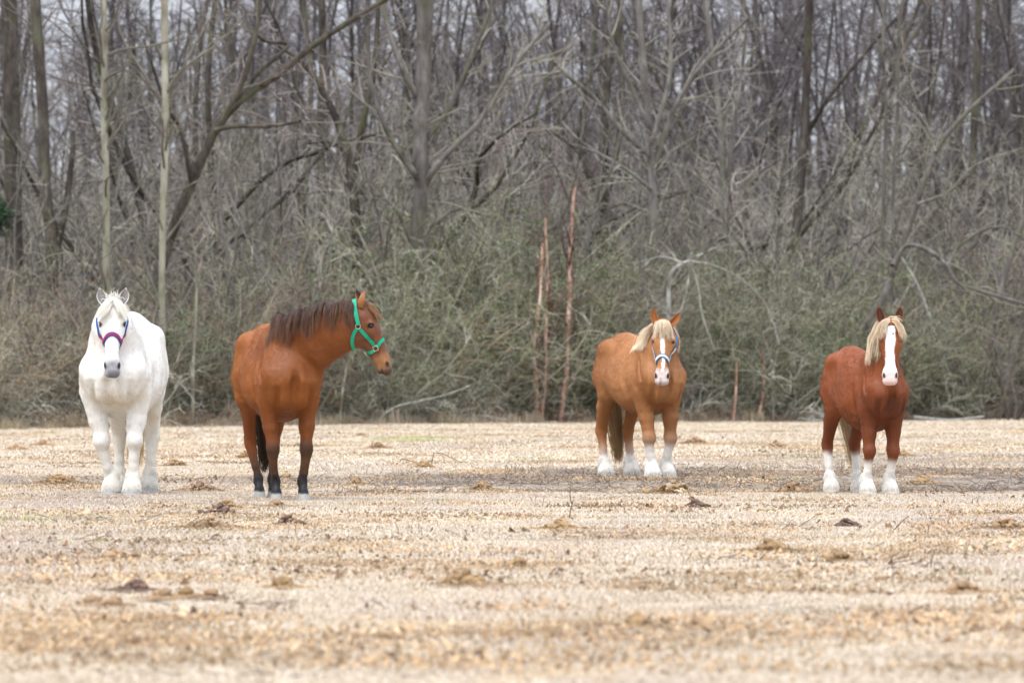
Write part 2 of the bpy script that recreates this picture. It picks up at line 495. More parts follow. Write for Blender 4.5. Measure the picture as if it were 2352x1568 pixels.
        s.hl = np.cross(s.ha, s.hf) * -1
        H = s.H; k = s.hs
        def hseg(a, b, r0, r1, kk=.025, cut=False):
            fl.seg(H(*a), H(*b), s.hl, np.array(r0)*k if not np.isscalar(r0) else r0*k, np.array(r1)*k if not np.isscalar(r1) else r1*k, kk, cut)
        hseg((.02, 0, -.09), (.12, 0, -.085), (.078, .082), (.100, .088), .04)
        hseg((.12, 0, -.085), (.235, 0, -.085), (.100, .088), (.098, .082), .03)
        hseg((.22, 0, -.065), (.52, 0, -.052), (.078, .068), (.047, .048), .03)
        hseg((.14, 0, -.155), (.31, 0, -.152), (.098, .118), (.068, .085), .03)
        for v in (1, -1):
            hseg((.16, v*.075, -.15), (.27, v*.066, -.16), (.035, .09), (.028, .07), .02)
            fl.blob(H(.185, v*.092, -.045), .030*k, .025)
            hseg((.24, v*.085, -.06), (.36, v*.060, -.065), .018*k / k, .012, .02)
        hseg((.33, 0, -.135), (.57, 0, -.105), (.052, .055), (.038, .036), .03)
        mw = P.get('muzzle', 1.0)
        hseg((.52, 0, -.058), (.615, 0, -.066), (.058*mw, .052), (.060*mw, .050), .03)
        for v in (1, -1): fl.blob(H(.565, v*.047*mw, -.040), .029*k, .02)
        hseg((.63, -.026*mw, -.070), (.63, .026*mw, -.070), .036, .036, .02)
        hseg((.605, -.016, -.118), (.605, .016, -.118), .028, .028, .015)
        for v in (1, -1):
            fl.blob(H(.575, v*.066*mw, -.028), np.array([.032, .013, .020])*k, .008, True, (nrm(s.ha + s.hl*v*-.25), nrm(s.hl*v + s.hf*.35), s.hf))
            hseg((.600, v*.045, -.105), (.645, v*.02, -.100), .006, .005, .01, True)
        hseg((.645, -.03, -.100), (.645, .03, -.100), .006, .006, .01, True)
        for v in (1, -1): fl.blob(H(.200, v*.108, -.052), .016*k, .014, True)
        if P.get('extra'): P['extra'](s)
        fl.f = np.maximum(fl.f, -(fl.ax[2][None, None, :] - .002).astype(np.float32))
        V, F = fl.mesh()
        # a little life in the surface
        nn = fl.grad(V); V = V + nn * (vnoise(V, 9, 1) * .004 + vnoise(V, 22, 2) * .002)[:, None] * sstep(.05, .25, V[:, 2])[:, None]
        s.V = V; s.nn = nn
        hc = s.hinv(V); s.hc = hc
        hz = ((hc[:, 0] > -.05) & (hc[:, 0] < .72) & (np.abs(hc[:, 1]) < np.interp(hc[:, 0], [0, .3, .4, .7], [.15, .14, .095, .09])) & (hc[:, 2] > np.interp(hc[:, 0], [0, .3, .45, .7], [-.25, -.25, -.165, -.155])) & (hc[:, 2] < .08))
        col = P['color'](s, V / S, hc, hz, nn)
        s.col = col; nb = len(V); allV, allF, allC = [V], [F], [col]
        for v, (du, dl, df, L_) in zip((1, -1), P['ears']):
            up = -s.ha * du + s.hl * v * dl + s.hf * df
            eb = H(.015, v*.066, -.085)
            opn = s.hf * P.get('ear_open', (1, .45))[0] + s.hl * v * P.get('ear_open', (1, .45))[1]
            if 'ear_dir' in P: opn = P['ear_dir'](s, v)
            eV, eF, inner = ear_shape(eb, up, opn, L_*k, P.get('ear_r', .046)*k, v)
            h_ = (eV - eb) @ nrm(up) / (L_*k)
            ec = P['earcol'](inner, h_)
            allF.append(eF + sum(len(x) for x in allV)); allV.append(eV); allC.append(ec)
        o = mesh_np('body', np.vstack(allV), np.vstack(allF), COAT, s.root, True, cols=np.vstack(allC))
        o['label'] = P['body_label']
        # eyes
        for v in (1, -1):
            c = H(.200, v*.0955, -.050); r = .0185*k
            th = np.linspace(0, math.pi, 9); ph = np.linspace(0, 2*math.pi, 13)[:-1]
            ev = np.array([[math.sin(a)*math.cos(b), math.sin(a)*math.sin(b), math.cos(a)] for a in th for b in ph])*r + c
            ef = [[i*12+j, (i+1)*12+j, (i+1)*12+(j+1) % 12, i*12+(j+1) % 12] for i in range(8) for j in range(12)]
            mesh_np('eye', ev, np.array(ef), EYE, s.root)
        s.F = F
    def fur(s, n, length, rad=.0009, jit=.08, P_leg=.8):
        rng = s.rng; V, F = s.V, s.F
        a, b, c, d = V[F[:, 0]], V[F[:, 1]], V[F[:, 2]], V[F[:, 3]]
        area = np.linalg.norm(np.cross(c - a, d - b), axis=1); p = area / area.sum()
        fi = rng.choice(len(F), n, p=p); u, w = rng.rand(n, 1), rng.rand(n, 1)
        Pt = (a[fi]*(1-u)*(1-w) + b[fi]*u*(1-w) + c[fi]*u*w + d[fi]*(1-u)*w)
        col = s.col[F[fi, 0]]; nn = s.nn[F[fi, 0]]
        hoof = s.hoofm[F[fi, 0]] if hasattr(s, 'hoofm') else np.zeros(n)
        hc = s.hc[F[fi, 0]]
        muz = (hc[:, 0] > .54) & (hc[:, 0] < .72) & (np.abs(hc[:, 1]) < .09) & (hc[:, 2] > -.155) & (hc[:, 2] < .06)
        keep = (hoof < .5) & ~muz; Pt, col, nn, hc = Pt[keep], col[keep], nn[keep], hc[keep]; n = len(Pt)
        onhead = (hc[:, 0] > 0) & (hc[:, 0] < .7) & (np.abs(hc[:, 1]) < .15) & (hc[:, 2] > -.28) & (hc[:, 2] < .05)
        flow = np.tile(np.array([-.75, 0, -.65]), (n, 1)); flow[:, 1] = nn[:, 1] * .2
        flow[Pt[:, 2] < .95*s.S] = (0, 0, -1); flow[onhead] = s.ha
        flow = flow + np.stack([vnoise(Pt, 5, 3), vnoise(Pt, 5, 4), vnoise(Pt, 5, 5)], 1) * .35
        flow -= nn * np.sum(flow*nn, 1, keepdims=True)
        flow /= np.linalg.norm(flow, axis=1, keepdims=True) + 1e-9
        L = length * (1 + .35*rng.normal(size=n)).clip(.4, 2) * np.where(onhead, .5, 1) * np.where(Pt[:, 2] < .6*s.S, P_leg, 1)
        d0 = flow + nn*.22 + rng.normal(size=(n, 3))*jit; d0 /= np.linalg.norm(d0, axis=1, keepdims=True)
        Q = np.stack([Pt - nn*.001, Pt + d0*(L*.5)[:, None], Pt + d0*(L*.75)[:, None] + flow*(L*.3)[:, None]], 1)
        R = np.stack([np.full(n, rad), np.full(n, rad*.8), np.full(n, rad*.15)], 1)
        cc = col * (1.04 + .09*rng.normal(size=(n, 1)) + .20*vnoise(Pt*[1, 1, .5], 14, 8)[:, None] + .12*vnoise(Pt, 5, 9)[:, None]).clip(.6, 1.5)
        o = hair_obj('coat_hair', Q, R, cc.clip(0, .92), FUR, s.root); return o
    def crest(s, n, t0=0.0, t1=1.0):
        """points and outward direction along the top of the neck"""
        nk = s.neck; P = spline([a[0] + nrm(a[3]) * a[2] * .9 for a in nk], 60); Dn = spline([nrm(a[3]) for a in nk], 60)
        t = s.rng.uniform(t0, t1, n) * 59; i = t.astype(int).clip(0, 58); f = (t - i)[:, None]
        p = P[i]*(1-f) + P[i+1]*f; d = Dn[i]*(1-f)+Dn[i+1]*f; d /= np.linalg.norm(d, axis=1, keepdims=True)
        return s.f.project(p, -.004), d, t / 59
    def hair(s, name, roots, dirs, length, colf, steps=12, rad=.0022, label=None, **kw):
        P = strands(s.f, roots, dirs, length, s.rng, steps, **kw); n = len(roots)
        tp = np.linspace(1, .25, steps)[None] * np.ones((n, 1))
        o = hair_obj(name, P, tp*rad, colf, HAIR, s.root)
        if label: o['label'] = label
        return o
    
# ------------------------------------------------------------------ the field
def ground_h(x, y):
    x = np.asarray(x, float); y = np.asarray(y, float)
    p = np.stack([x, y, 0*x], 1)
    near = sstep(200, 150, y)
    h = vnoise(p*[1, .35, 1], .22, 1)*.030 + vnoise(p, .9, 2)*.012 + vnoise(p, 3.1, 3)*.008 + vnoise(p, 9, 4)*.005
    h = h * sstep(6, 12, y)
    for hx, hy in ((-3.48, 51.0), (-2.0, 48.5), (1.35, 60.0), (3.18, 51.2)):      # trodden level where the horses stand
        h = h * sstep(.9, 2.0, np.sqrt((x-hx)**2 + (y-hy)**2))
    hill = sstep(165, 330, y) * 8.0
    lip = .04*np.exp(-((y - wood_edge(x))/2.2)**2)
    return h*near + hill + vnoise(p, .05, 6)*1.0*sstep(190, 260, y) + lip
def wood_edge(x):
    """distance at which the field meets the wood; it draws away towards the right"""
    return 12806/(np.interp(x, [-14, 14], [984, 960]) - 885) + 0*x
def sheet(xs, ys):
    X, Y = np.meshgrid(xs, ys); n, m = X.shape
    V = np.stack([X.ravel(), Y.ravel(), ground_h(X.ravel(), Y.ravel())], 1)
    i = np.arange(n-1)[:, None]*m + np.arange(m-1)[None]
    return V, np.stack([i, i+1, i+m+1, i+m], -1).reshape(-1, 4)
def axis(marks):
    """marks: (start, step) pairs and a final end"""
    out = []
    for (a, s_), b in zip(marks[:-1], [q[0] for q in marks[1:]]): out.append(np.arange(a, b, s_))
    return np.concatenate(out + [[marks[-1][0]]])

def mud_mask(nodes):
    pass
def trampled(m, p, c, amt=1.0):
    """the trampled dark band across the middle of the field, mostly on the right"""
    sep = m.n('ShaderNodeSeparateXYZ'); m.link(p, sep.inputs[0])
    def math_(op, a, b=None):
        x = m.n('ShaderNodeMath', operation=op)
        for i, v in enumerate((a, b)):
            if v is None: continue
            if hasattr(v, 'is_linked'): m.link(v, x.inputs[i])
            else: x.inputs[i].default_value = v
        return x.outputs[0]
    def bump1(v, lo, hi, soft, wob=None):
        if wob is not None: v = math_('ADD', v, wob)
        a = m.n('ShaderNodeMapRange', interpolation_type='SMOOTHSTEP'); m.link(v, a.inputs[0]); a.inputs[1].default_value = lo-soft; a.inputs[2].default_value = lo+soft
        b = m.n('ShaderNodeMapRange', interpolation_type='SMOOTHSTEP'); m.link(v, b.inputs[0]); b.inputs[1].default_value = hi-soft; b.inputs[2].default_value = hi+soft
        return math_('MULTIPLY', a.outputs[0], math_('SUBTRACT', 1.0, b.outputs[0]))
    wob = math_('MULTIPLY', math_('SUBTRACT', m.noise(p, .55, 4, .6), .5), 9.0)
    band = math_('MULTIPLY', bump1(sep.outputs[1], 53.0, 66.0, 1.6, wob), bump1(sep.outputs[0], -.6, 40, 1.2, wob))
    band = math_('MULTIPLY', band, m.ramp(m.noise(p, 2.2, 4, .6), [(.32, G(.35)), (.52, G(1))]))
    mudc = m.ramp(m.noise(p, 26, 4, .7), [(.3, (.10, .080, .066)), (.55, (.21, .175, .148)), (.75, (.36, .305, .25))])
    c = m.mix(math_('MULTIPLY', band, .9*amt), c, mudc)
    b2 = math_('MULTIPLY', bump1(sep.outputs[1], 56, 62, 1.5, wob), bump1(sep.outputs[0], -7.5, -.5, .8, wob))
    c = m.mix(math_('MULTIPLY', b2, .5*amt), c, mudc)
    b3 = math_('MULTIPLY', bump1(sep.outputs[1], 70, 82, 3, wob), bump1(sep.outputs[0], 3.0, 30, 1.0, wob))
    c = m.mix(math_('MULTIPLY', b3, .45*amt), c, mudc)
    return c, math_, bump1, sep, wob
def ground_material():
    m = N('dry_field', .95, .08); p = m.pos()
    big = m.noise(p, .28, 4, .6, stretch=(1, .2, 1)); mid = m.noise(p, 1.6, 5, .65, stretch=(1, .25, 1)); fine = m.noise(p, 14, 5, .7); vf = m.noise(p, 70, 3, .7)
    straw = m.ramp(fine, [(.25, (0.254, 0.186, 0.116)), (.45, (0.401, 0.333, 0.246)), (.60, (0.462, 0.397, 0.303)), (.78, (0.509, 0.449, 0.360))])
    tan = m.ramp(vf, [(.2, (0.231, 0.158, 0.092)), (.5, (0.401, 0.302, 0.187)), (.8, (0.509, 0.404, 0.275))])
    c = m.mix(m.ramp(mid, [(.42, G(0)), (.60, G(.85))]), straw, tan)
    grey = m.ramp(vf, [(.2, (.17, .14, .115)), (.5, (.32, .275, .23)), (.8, (.47, .42, .36))])
    c = m.mix(m.ramp(big, [(.52, G(0)), (.68, G(.45))]), c, grey)
    c, math_, bump1, sep, wob = trampled(m, p, c)
    # far part of the field: a flatter buff, with a breath of green
    far = m.n('ShaderNodeMapRange'); m.link(sep.outputs[1], far.inputs[0]); far.inputs[1].default_value = 78; far.inputs[2].default_value = 96
    buff = m.ramp(m.noise(p, .8, 5, .65, stretch=(1, .3, 1)), [(.3, (0.231, 0.175, 0.109)), (.5, (0.338, 0.266, 0.172)), (.7, (0.401, 0.325, 0.218))])
    c = m.mix(math_('MULTIPLY', far.outputs[0], .75), c, buff)
    gr = m.ramp(m.noise(p, .5, 3, .5, stretch=(1, .4, 1)), [(.62, G(0)), (.74, G(.35))])
    c = m.mix(gr, c, (.22, .27, .10))
    gp = math_('MULTIPLY', bump1(sep.outputs[1], 99, 108, 3), bump1(sep.outputs[0], -2.6, -.7, .5))
    c = m.mix(math_('MULTIPLY', gp, .45), c, (.26, .34, .12))
    # leaf litter inside the wood
    lit = m.n('ShaderNodeMapRange', interpolation_type='SMOOTHSTEP')
    e = math_('SUBTRACT', sep.outputs[1], math_('ADD', math_('MULTIPLY', sep.outputs[0], 1.475), 150.0))
    e = math_('ADD', e, math_('MULTIPLY', math_('SUBTRACT', m.noise(p, .7, 4, .6), .5), 6.0))
    m.link(e, lit.inputs[0]); lit.inputs[1].default_value = -1.5; lit.inputs[2].default_value = 1.5
    m.edge = e
    litc = m.ramp(m.noise(p, 3.0, 5, .7), [(.3, (.055, .040, .030)), (.5, (.12, .088, .068)), (.7, (.20, .15, .115))])
    c = m.mix(lit.outputs[0], c, litc)
    m.color(c)
    m.bump(m.noise(p, 18, 6, .7), .6, .03)
    return m
GM = ground_material()
xs = axis([(-400, 40), (-80, 6), (-26, .9), (-7.5, .075), (7.5, .9), (26, 6), (80, 40), (400, 0)])
ys = axis([(-60, 10), (0, 3), (12, .14), (66, .4), (120, 1.0), (210, 6), (420, 40), (900, 0)])
V_, F_ = sheet(xs, ys)
ground = mesh_np('ground', V_, F_, GM.m); tag(ground, kind='structure')

# short dry grass: a few tufts' worth of blades, instanced over the field by geometry nodes
def blade_patch(name, n, size, h, w, cols, seed, lean=1.2, mat=None):
    r = np.random.RandomState(seed); V = np.zeros((n, 5, 3)); x = r.uniform(-.5, .5, (n, 2))*size
    a = r.uniform(0, 6.283, n); d = np.stack([np.cos(a), np.sin(a), 0*a], 1); b = np.stack([-np.sin(a), np.cos(a), 0*a], 1)*w/2
    hh = h*r.uniform(.35, 1.2, n)[:, None]; ln = (r.uniform(.1, 1.0, n)**.8*lean)[:, None]*hh
    base = np.stack([x[:, 0], x[:, 1], np.full(n, -.004)], 1); up = np.array([0, 0, 1.])
    V[:, 0] = base - b; V[:, 1] = base + b
    V[:, 2] = base + up*hh*.6 + d*ln*.4 + b*.8; V[:, 3] = base + up*hh*.6 + d*ln*.4 - b*.8
    V[:, 4] = base + up*hh*.85 + d*ln*1.3
    i = np.arange(n)[:, None]*5
    c = np.array(cols)[r.randint(0, len(cols), n)]*(1 + .15*r.normal(size=(n, 1)))
    return mesh_np(name, V.reshape(-1, 3), [i + np.array([[0, 1, 2, 3]]), i + np.array([[3, 2, 4]])], mat, None, False, link=False, cols=np.repeat(c.clip(.02, .85), 5, 0))
_g = N('dry_grass', .85, .15); _p = _g.pos()
_c = _g.mix(_g.ramp(_g.noise(_p, .42, 2, .5, stretch=(1, .18, 1)), [(.50, G(0)), (.68, G(.55))]), _g.attr('col'), (0.452, 0.385, 0.355))
_c = _g.mix(_g.ramp(_g.noise(_p, 1.3, 1.5, .5, stretch=(1, .18, 1)), [(.50, G(0)), (.68, G(.42))]), _c, (0.530, 0.424, 0.334))
_c = _g.mix(_g.ramp(_g.noise(_p, 2.6, 1, .5, stretch=(1, .22, 1)), [(.62, G(0)), (.76, G(.36))]), _c, (0.353, 0.270, 0.219))
_c = trampled(_g, _p, _c, .85)[0]
_g.color(_c); GRASS = _g.m

def scatter(name, pts, rot, scl, idx, protos, label=None):
    """one stuff object: geometry nodes put the prototype meshes on the points"""
    me = bpy.data.meshes.new(name); pts = np.asarray(pts, np.float32)
    me.vertices.add(len(pts)); me.vertices.foreach_set('co', pts.ravel())
    a = me.attributes.new('rot', 'FLOAT_VECTOR', 'POINT'); a.data.foreach_set('vector', np.asarray(rot, np.float32).ravel())
    a = me.attributes.new('scl', 'FLOAT_VECTOR', 'POINT'); a.data.foreach_set('vector', np.asarray(scl, np.float32).ravel())
    a = me.attributes.new('idx', 'INT', 'POINT'); a.data.foreach_set('value', np.asarray(idx, np.int32))
    o = bpy.data.objects.new(name, me); C.objects.link(o)
    t = bpy.data.node_groups.new(name, 'GeometryNodeTree')
    t.interface.new_socket('Geometry', in_out='INPUT', socket_type='NodeSocketGeometry')
    t.interface.new_socket('Geometry', in_out='OUTPUT', socket_type='NodeSocketGeometry')
    gi = t.nodes.new('NodeGroupInput'); go = t.nodes.new('NodeGroupOutput')
    ip = t.nodes.new('GeometryNodeInstanceOnPoints'); g2i = t.nodes.new('GeometryNodeGeometryToInstance')
    for pr in reversed(protos):
        oi = t.nodes.new('GeometryNodeObjectInfo'); oi.inputs['Object'].default_value = pr
        t.links.new(oi.outputs['Geometry'], g2i.inputs[0])
    def at_(n, ty):
        q = t.nodes.new('GeometryNodeInputNamedAttribute'); q.data_type = ty; q.inputs['Name'].default_value = n; return q.outputs[0]
    t.links.new(gi.outputs[0], ip.inputs['Points']); t.links.new(g2i.outputs[0], ip.inputs['Instance'])
    ip.inputs['Pick Instance'].default_value = True
    t.links.new(at_('idx', 'INT'), ip.inputs['Instance Index'])
    t.links.new(at_('rot', 'FLOAT_VECTOR'), ip.inputs['Rotation']); t.links.new(at_('scl', 'FLOAT_VECTOR'), ip.inputs['Scale'])
    t.links.new(ip.outputs[0], go.inputs[0])
    md = o.modifiers.new('scatter', 'NODES'); md.node_group = t
    o['kind'] = 'stuff'
    return o

STRAW = [(0.571, 0.486, 0.385), (0.628, 0.561, 0.466), (0.523, 0.439, 0.338), (0.666, 0.607, 0.530), (0.476, 0.397, 0.310), (0.571, 0.467, 0.352), (0.647, 0.584, 0.499)]
GREYS = [(.34, .29, .24), (.42, .37, .31), (.28, .22, .17), (.50, .44, .36)]
gp = [blade_patch('grass_patch', 620, .62, .030, .0034, STRAW, k, mat=GRASS) for k in range(5)]
gp += [blade_patch('grey_grass_patch', 560, .62, .030, .0034, GREYS + STRAW[:2], 20+k, mat=GRASS) for k in range(2)]
gp += [blade_patch('coarse_grass_patch', 260, 1.1, .05, .010, STRAW, 30+k, mat=GRASS) for k in range(2)]
PILES = [
 (37, 1033, 50, 'brown', 'low brown dung heap near the left edge in the far field'),
 (97, 1023, 40, 'brown', 'small brown dung heap just right of the heap by the left edge'),
 (135, 1110, 95, 'ochre', 'wide ochre dung pile left of the front hooves of the white horse'),
 (457, 1128, 100, 'brown', 'brown dung pile with dark balls on top between white and bay horses'),
 (522, 1164, 55, 'ochre', 'crumbled ochre dung just above the dark pile left of the bay horse'),
 (505, 1181, 92, 'dark', 'dark dung pile in front of the bay horse, to its left'),
 (200, 1193, 110, 'straw', 'spread reddish straw coloured dung below the white horse'),
 (665, 1214, 85, 'dark', 'purple brown dung balls lying directly below the bay horse'),
 (480, 1222, 120, 'brown', 'long flattened brown dung streak left of the purple brown balls'),
 (820, 1113, 52, 'ochre', 'rounded ochre dung pile right of the bay horse'),
 (1107, 1121, 55, 'ochre', 'small ochre dung pile in the middle of the field left of the sorrel'),
 (977, 1073, 45, 'ochre', 'pale ochre pile among dark twigs in the middle distance'),
 (270, 1292, 72, 'brown', 'olive brown dung heap alone in the left foreground'),
 (372, 1381, 42, 'brown', 'single big round dung lump in the left foreground row'),
 (432, 1377, 34, 'ochre', 'small ochre lump in the middle of the left foreground row'),
 (480, 1381, 40, 'brown', 'reddish lump at the right end of the left foreground row'),
 (312, 1362, 62, 'dark', 'dark crumbled dung behind the left foreground row'),
 (265, 1399, 42, 'brown', 'blurred reddish lump low in the left foreground'),
 (210, 1391, 36, 'brown', 'blurred brown lump furthest left in the foreground'),
 (1068, 1350, 125, 'ochre', 'broad ragged ochre dung pile in the centre foreground'),
 (1100, 1197, 78, 'straw', 'bleached crumbled dung in the centre of the field'),
 (650, 1357, 45, 'ochre', 'small rusty patch of dung left of the broad foreground pile'),
 (655, 1097, 30, 'ochre', 'ochre lumps seen between the front legs of the bay horse'),
 (634, 1160, 40, 'brown', 'brown dung by the front hoof of the bay horse'),
 (400, 1069, 62, 'brown', 'flat brown dung behind and right of the white horse'),
 (565, 1052, 60, 'ochre', 'far ochre dung left of the hind legs of the bay horse'),
 (870, 1033, 60, 'brown', 'far thin brown streak of dung right of the bay horse'),
 (830, 1000, 34, 'brown', 'tiny far brown heap near the wood below the birch gap'),
 (1546, 1130, 112, 'ochre', 'large heap of ochre dung balls in front of the sorrel horse'),
 (1598, 1162, 46, 'dark', 'neat cluster of round dark dung balls right of the ochre heap'),
 (1506, 1152, 30, 'straw', 'small straw coloured lump just below the large ochre heap'),
 (1826, 1132, 82, 'brown', 'peaked brown dung pile left of the chestnut horse'),
 (1766, 1174, 52, 'straw', 'faded dung mound below the peaked pile left of the chestnut'),
 (1943, 1211, 62, 'dark', 'dark topped dung mound below the chestnut horse'),
 (1896, 1184, 60, 'straw', 'pale flat straw mat with a dark edge left of the dark topped mound'),
 (1285, 1219, 80, 'ochre', 'crumbled tan dung with lumps at its right end, centre right'),
 (1203, 1224, 50, 'straw', 'faded tan dung left of the crumbled centre right pile'),
 (2121, 1112, 46, 'ochre', 'bright orange tan dung right of the chestnut horse'),
 (2312, 1216, 84, 'brown', 'brown dung pile at the right edge, upper of two'),
 (2306, 1254, 80, 'straw', 'faded reddish dung at the right edge, lower of two'),
 (1771, 1273, 80, 'ochre', 'ochre brown dung pile in the right middle foreground'),
 (1996, 1282, 80, 'straw', 'scattered dung crumbs right of the right foreground pile'),
 (1926, 1292, 60, 'ochre', 'small ochre heap between two right foreground piles'),
 (1461, 1367, 40, 'brown', 'small brown lump in the foreground right of centre'),
 (1461, 1447, 62, 'ochre', 'blurred ochre lump lowest in the foreground right of centre'),
 (2211, 1367, 62, 'brown', 'greenish brown dung heap in the right foreground'),
 (1186, 1311, 40, 'ochre', 'small tan lump just right of the broad centre foreground pile'),
 (1781, 1032, 60, 'brown', 'far brown dung left of the hind legs of the chestnut horse'),
 (1596, 1019, 70, 'brown', 'far ochre brown dung right of the legs of the sorrel horse'),
 (2076, 1049, 42, 'ochre', 'far tan dung lump just right of the legs of the chestnut'),
]
PXY = np.array([((p[0]-1176)/FPX*(CAM_H*FPX/(p[1]-HZ)), CAM_H*FPX/(p[1]-HZ), p[2]/(p[1]-HZ)*CAM_H*.5+.25) for p in PILES])
rg = np.random.RandomState(5)
pts, rot, scl, idx = [], [], [], []
n = 13500; D = np.sqrt(rg.uniform(14.0**2, 74**2, n)); X = rg.uniform(-.5, .5, n)*(D*.215 + 2.4)
q = np.stack([X, D, 0*X], 1)
mudp = sstep(52, 55, D+vnoise(q, .5, 3)*3)*sstep(68, 64, D+vnoise(q, .5, 4)*3)*sstep(-1.5, .5, X)
keep = rg.rand(n) > .82*mudp + .30*(vnoise(q, 1.3, 7) > .35)
X, D, q = X[keep], D[keep], q[keep]; k = len(X)
pts.append(np.stack([X, D, ground_h(X, D)], 1)); rot.append(np.stack([0*X, 0*X, rg.uniform(0, 6.28, k)], 1))
s_ = rg.uniform(.7, 1.15, k)*np.where(D < 28, .9, 1); scl.append(np.stack([s_*1.0, s_*1.0, s_*rg.uniform(.5, 1.1, k)*(1 + .6*np.maximum(vnoise(q*[1, .25, 1], 1.3, 9), 0))], 1))
scl[-1][:, 2] *= 1 - .6*mudp[keep]; nearp = (((X[:, None]-PXY[:, 0])**2 + (D[:, None]-PXY[:, 1])**2) < PXY[:, 2]**2).any(1); scl[-1][nearp, 2] *= .3
gi_ = vnoise(q*[1, .2, 1], .6, 8) + .4*rg.normal(size=k)
idx.append(np.where(gi_ > .55, rg.randint(5, 7, k), rg.randint(0, 5, k)))
n = 5200; D = np.sqrt(rg.uniform(66**2, 175**2, n)); X = rg.uniform(-.5, .5, n)*D*.26
keep = (D < wood_edge(X) + 1) & (rg.rand(n) < np.interp(D, [66, 95, 140], [1, .75, .45])); X, D = X[keep], D[keep]; k = len(X)
pts.append(np.stack([X, D, ground_h(X, D)], 1)); rot.append(np.stack([0*X, 0*X, rg.uniform(0, 6.28, k)], 1))
s_ = rg.uniform(.7, 1.2, k); scl.append(np.stack([s_, s_, s_*rg.uniform(.4, .9, k)], 1)); idx.append(rg.randint(7, 9, k))
o = scatter('dry_grass', np.vstack(pts), np.vstack(rot), np.vstack(scl), np.concatenate(idx), gp)
tag(o, 'short dry straw coloured grass covering the field', kind='stuff')

# taller withered grass and weeds along the foot of the wood
wp = [blade_patch('weed_clump', 170, .7, .34, .008, [(.40, .33, .24), (.30, .24, .17), (.48, .41, .31), (.24, .22, .13)], 60+k, lean=.5, mat=GRASS) for k in range(3)]
n = 560; X = rg.uniform(-21, 25, n); D = wood_edge(X) + rg.uniform(-2.6, 1.5, n) - 4*np.maximum(vnoise(np.stack([X, 0*X, 0*X], 1), .5, 44), 0)
s_ = rg.uniform(.5, 1.2, n); o = scatter('edge_weeds', np.stack([X, D, ground_h(X, D)], 1), np.stack([0*X, 0*X, rg.uniform(0, 6.28, n)], 1), np.stack([s_, s_, s_*rg.uniform(.3, 1.3, n)], 1), rg.randint(0, 3, n), wp)
tag(o, 'withered weeds and taller dry grass along the edge of the field', kind='stuff')
# ------------------------------------------------------------------ bare trees
class Tubes:
    def __init__(s): s.V = []; s.F4 = []; s.F3 = []; s.C = []; s.n = 0
    def add(s, P, R, sides=5, col=None):
        P = np.asarray(P, float); n = len(P); R = np.asarray(R, float)
        T = np.gradient(P, axis=0); T /= np.linalg.norm(T, axis=1, keepdims=True) + 1e-9
        ref = np.array([.9, .1, .2]) if abs(T[:, 0]).mean() < .7 else np.array([.1, .2, .95])
        A = np.cross(T, ref); A /= np.linalg.norm(A, axis=1, keepdims=True) + 1e-9; B = np.cross(T, A)
        th = np.arange(sides)*2*math.pi/sides
        V = P[:, None] + (A[:, None]*np.cos(th)[None, :, None] + B[:, None]*np.sin(th)[None, :, None])*R[:, None, None]
        i = s.n + np.arange(n-1)[:, None]*sides + np.arange(sides)[None]; j = s.n + np.arange(n-1)[:, None]*sides + (np.arange(sides)[None]+1) % sides
        s.F4.append(np.stack([i, j, j+sides, i+sides], -1).reshape(-1, 4))
        s.V.append(V.reshape(-1, 3)); s.n += n*sides
        if col is not None: s.C.append(np.tile(np.asarray(col, float), (n*sides, 1)))
    def quads(s, Q, cols):
        """loose leaf faces: Q (n,4,3)"""
        n = len(Q); i = s.n + np.arange(n)[:, None]*4 + np.arange(4)[None]
        s.F4.append(i); s.V.append(Q.reshape(-1, 3)); s.n += n*4; s.C.append(np.repeat(cols, 4, 0))
    def build(s, name, mat, parent=None, link=True):
        return mesh_np(name, np.concatenate(s.V), [np.concatenate(s.F4)], mat, parent, True, link, cols=np.concatenate(s.C) if s.C else None)

def bark(name, stops, scale=6, stretch=(1, 1, .25), rough=.9, bumpd=.02, moss=None):
    m = N(name, rough, .12); p = m.pos(True); a = m.noise(p, scale, 5, .65, stretch=stretch)
    c = m.ramp(a, stops)
    oi = m.n('ShaderNodeObjectInfo'); c = m.mix(1.0, c, m.ramp(oi.outputs['Random'], [(0, G(.78)), (1, G(1.2))]), 'MULTIPLY')
    if moss: c = m.mix(m.ramp(m.noise(p, 1.1, 4, .6), [(.5, G(0)), (.66, G(.75))]), c, moss)
    m.color(c); m.bump(m.noise(p, scale*3, 4, .6, stretch=stretch), .7, bumpd); return m.m
BARK_DARK = bark('dark_bark', [(.3, (0.029, 0.024, 0.021)), (.5, (0.065, 0.055, 0.048)), (.7, (0.115, 0.103, 0.090))], moss=(0.094, 0.101, 0.058))
BARK_GREY = bark('grey_bark', [(.3, (0.079, 0.072, 0.066)), (.5, (0.137, 0.126, 0.119)), (.7, (0.216, 0.205, 0.194))], moss=(0.122, 0.130, 0.086))
BARK_PALE = bark('pale_bark', [(.30, (0.104, 0.094, 0.072)), (.5, (0.282, 0.271, 0.218)), (.75, (0.366, 0.355, 0.302))], scale=3, moss=(0.211, 0.226, 0.141))
BARK_LICHEN = bark('lichen_bark', [(.3, (0.176, 0.176, 0.158)), (.5, (0.299, 0.308, 0.282)), (.7, (0.422, 0.440, 0.405))], scale=8)
BARK_BIRCH = bark('peeling_birch_bark', [(.34, (0.181, 0.075, 0.052)), (.46, (0.425, 0.249, 0.190)), (.60, (0.595, 0.438, 0.361)), (.75, (0.701, 0.568, 0.495))], scale=9, stretch=(1, 1, .5))
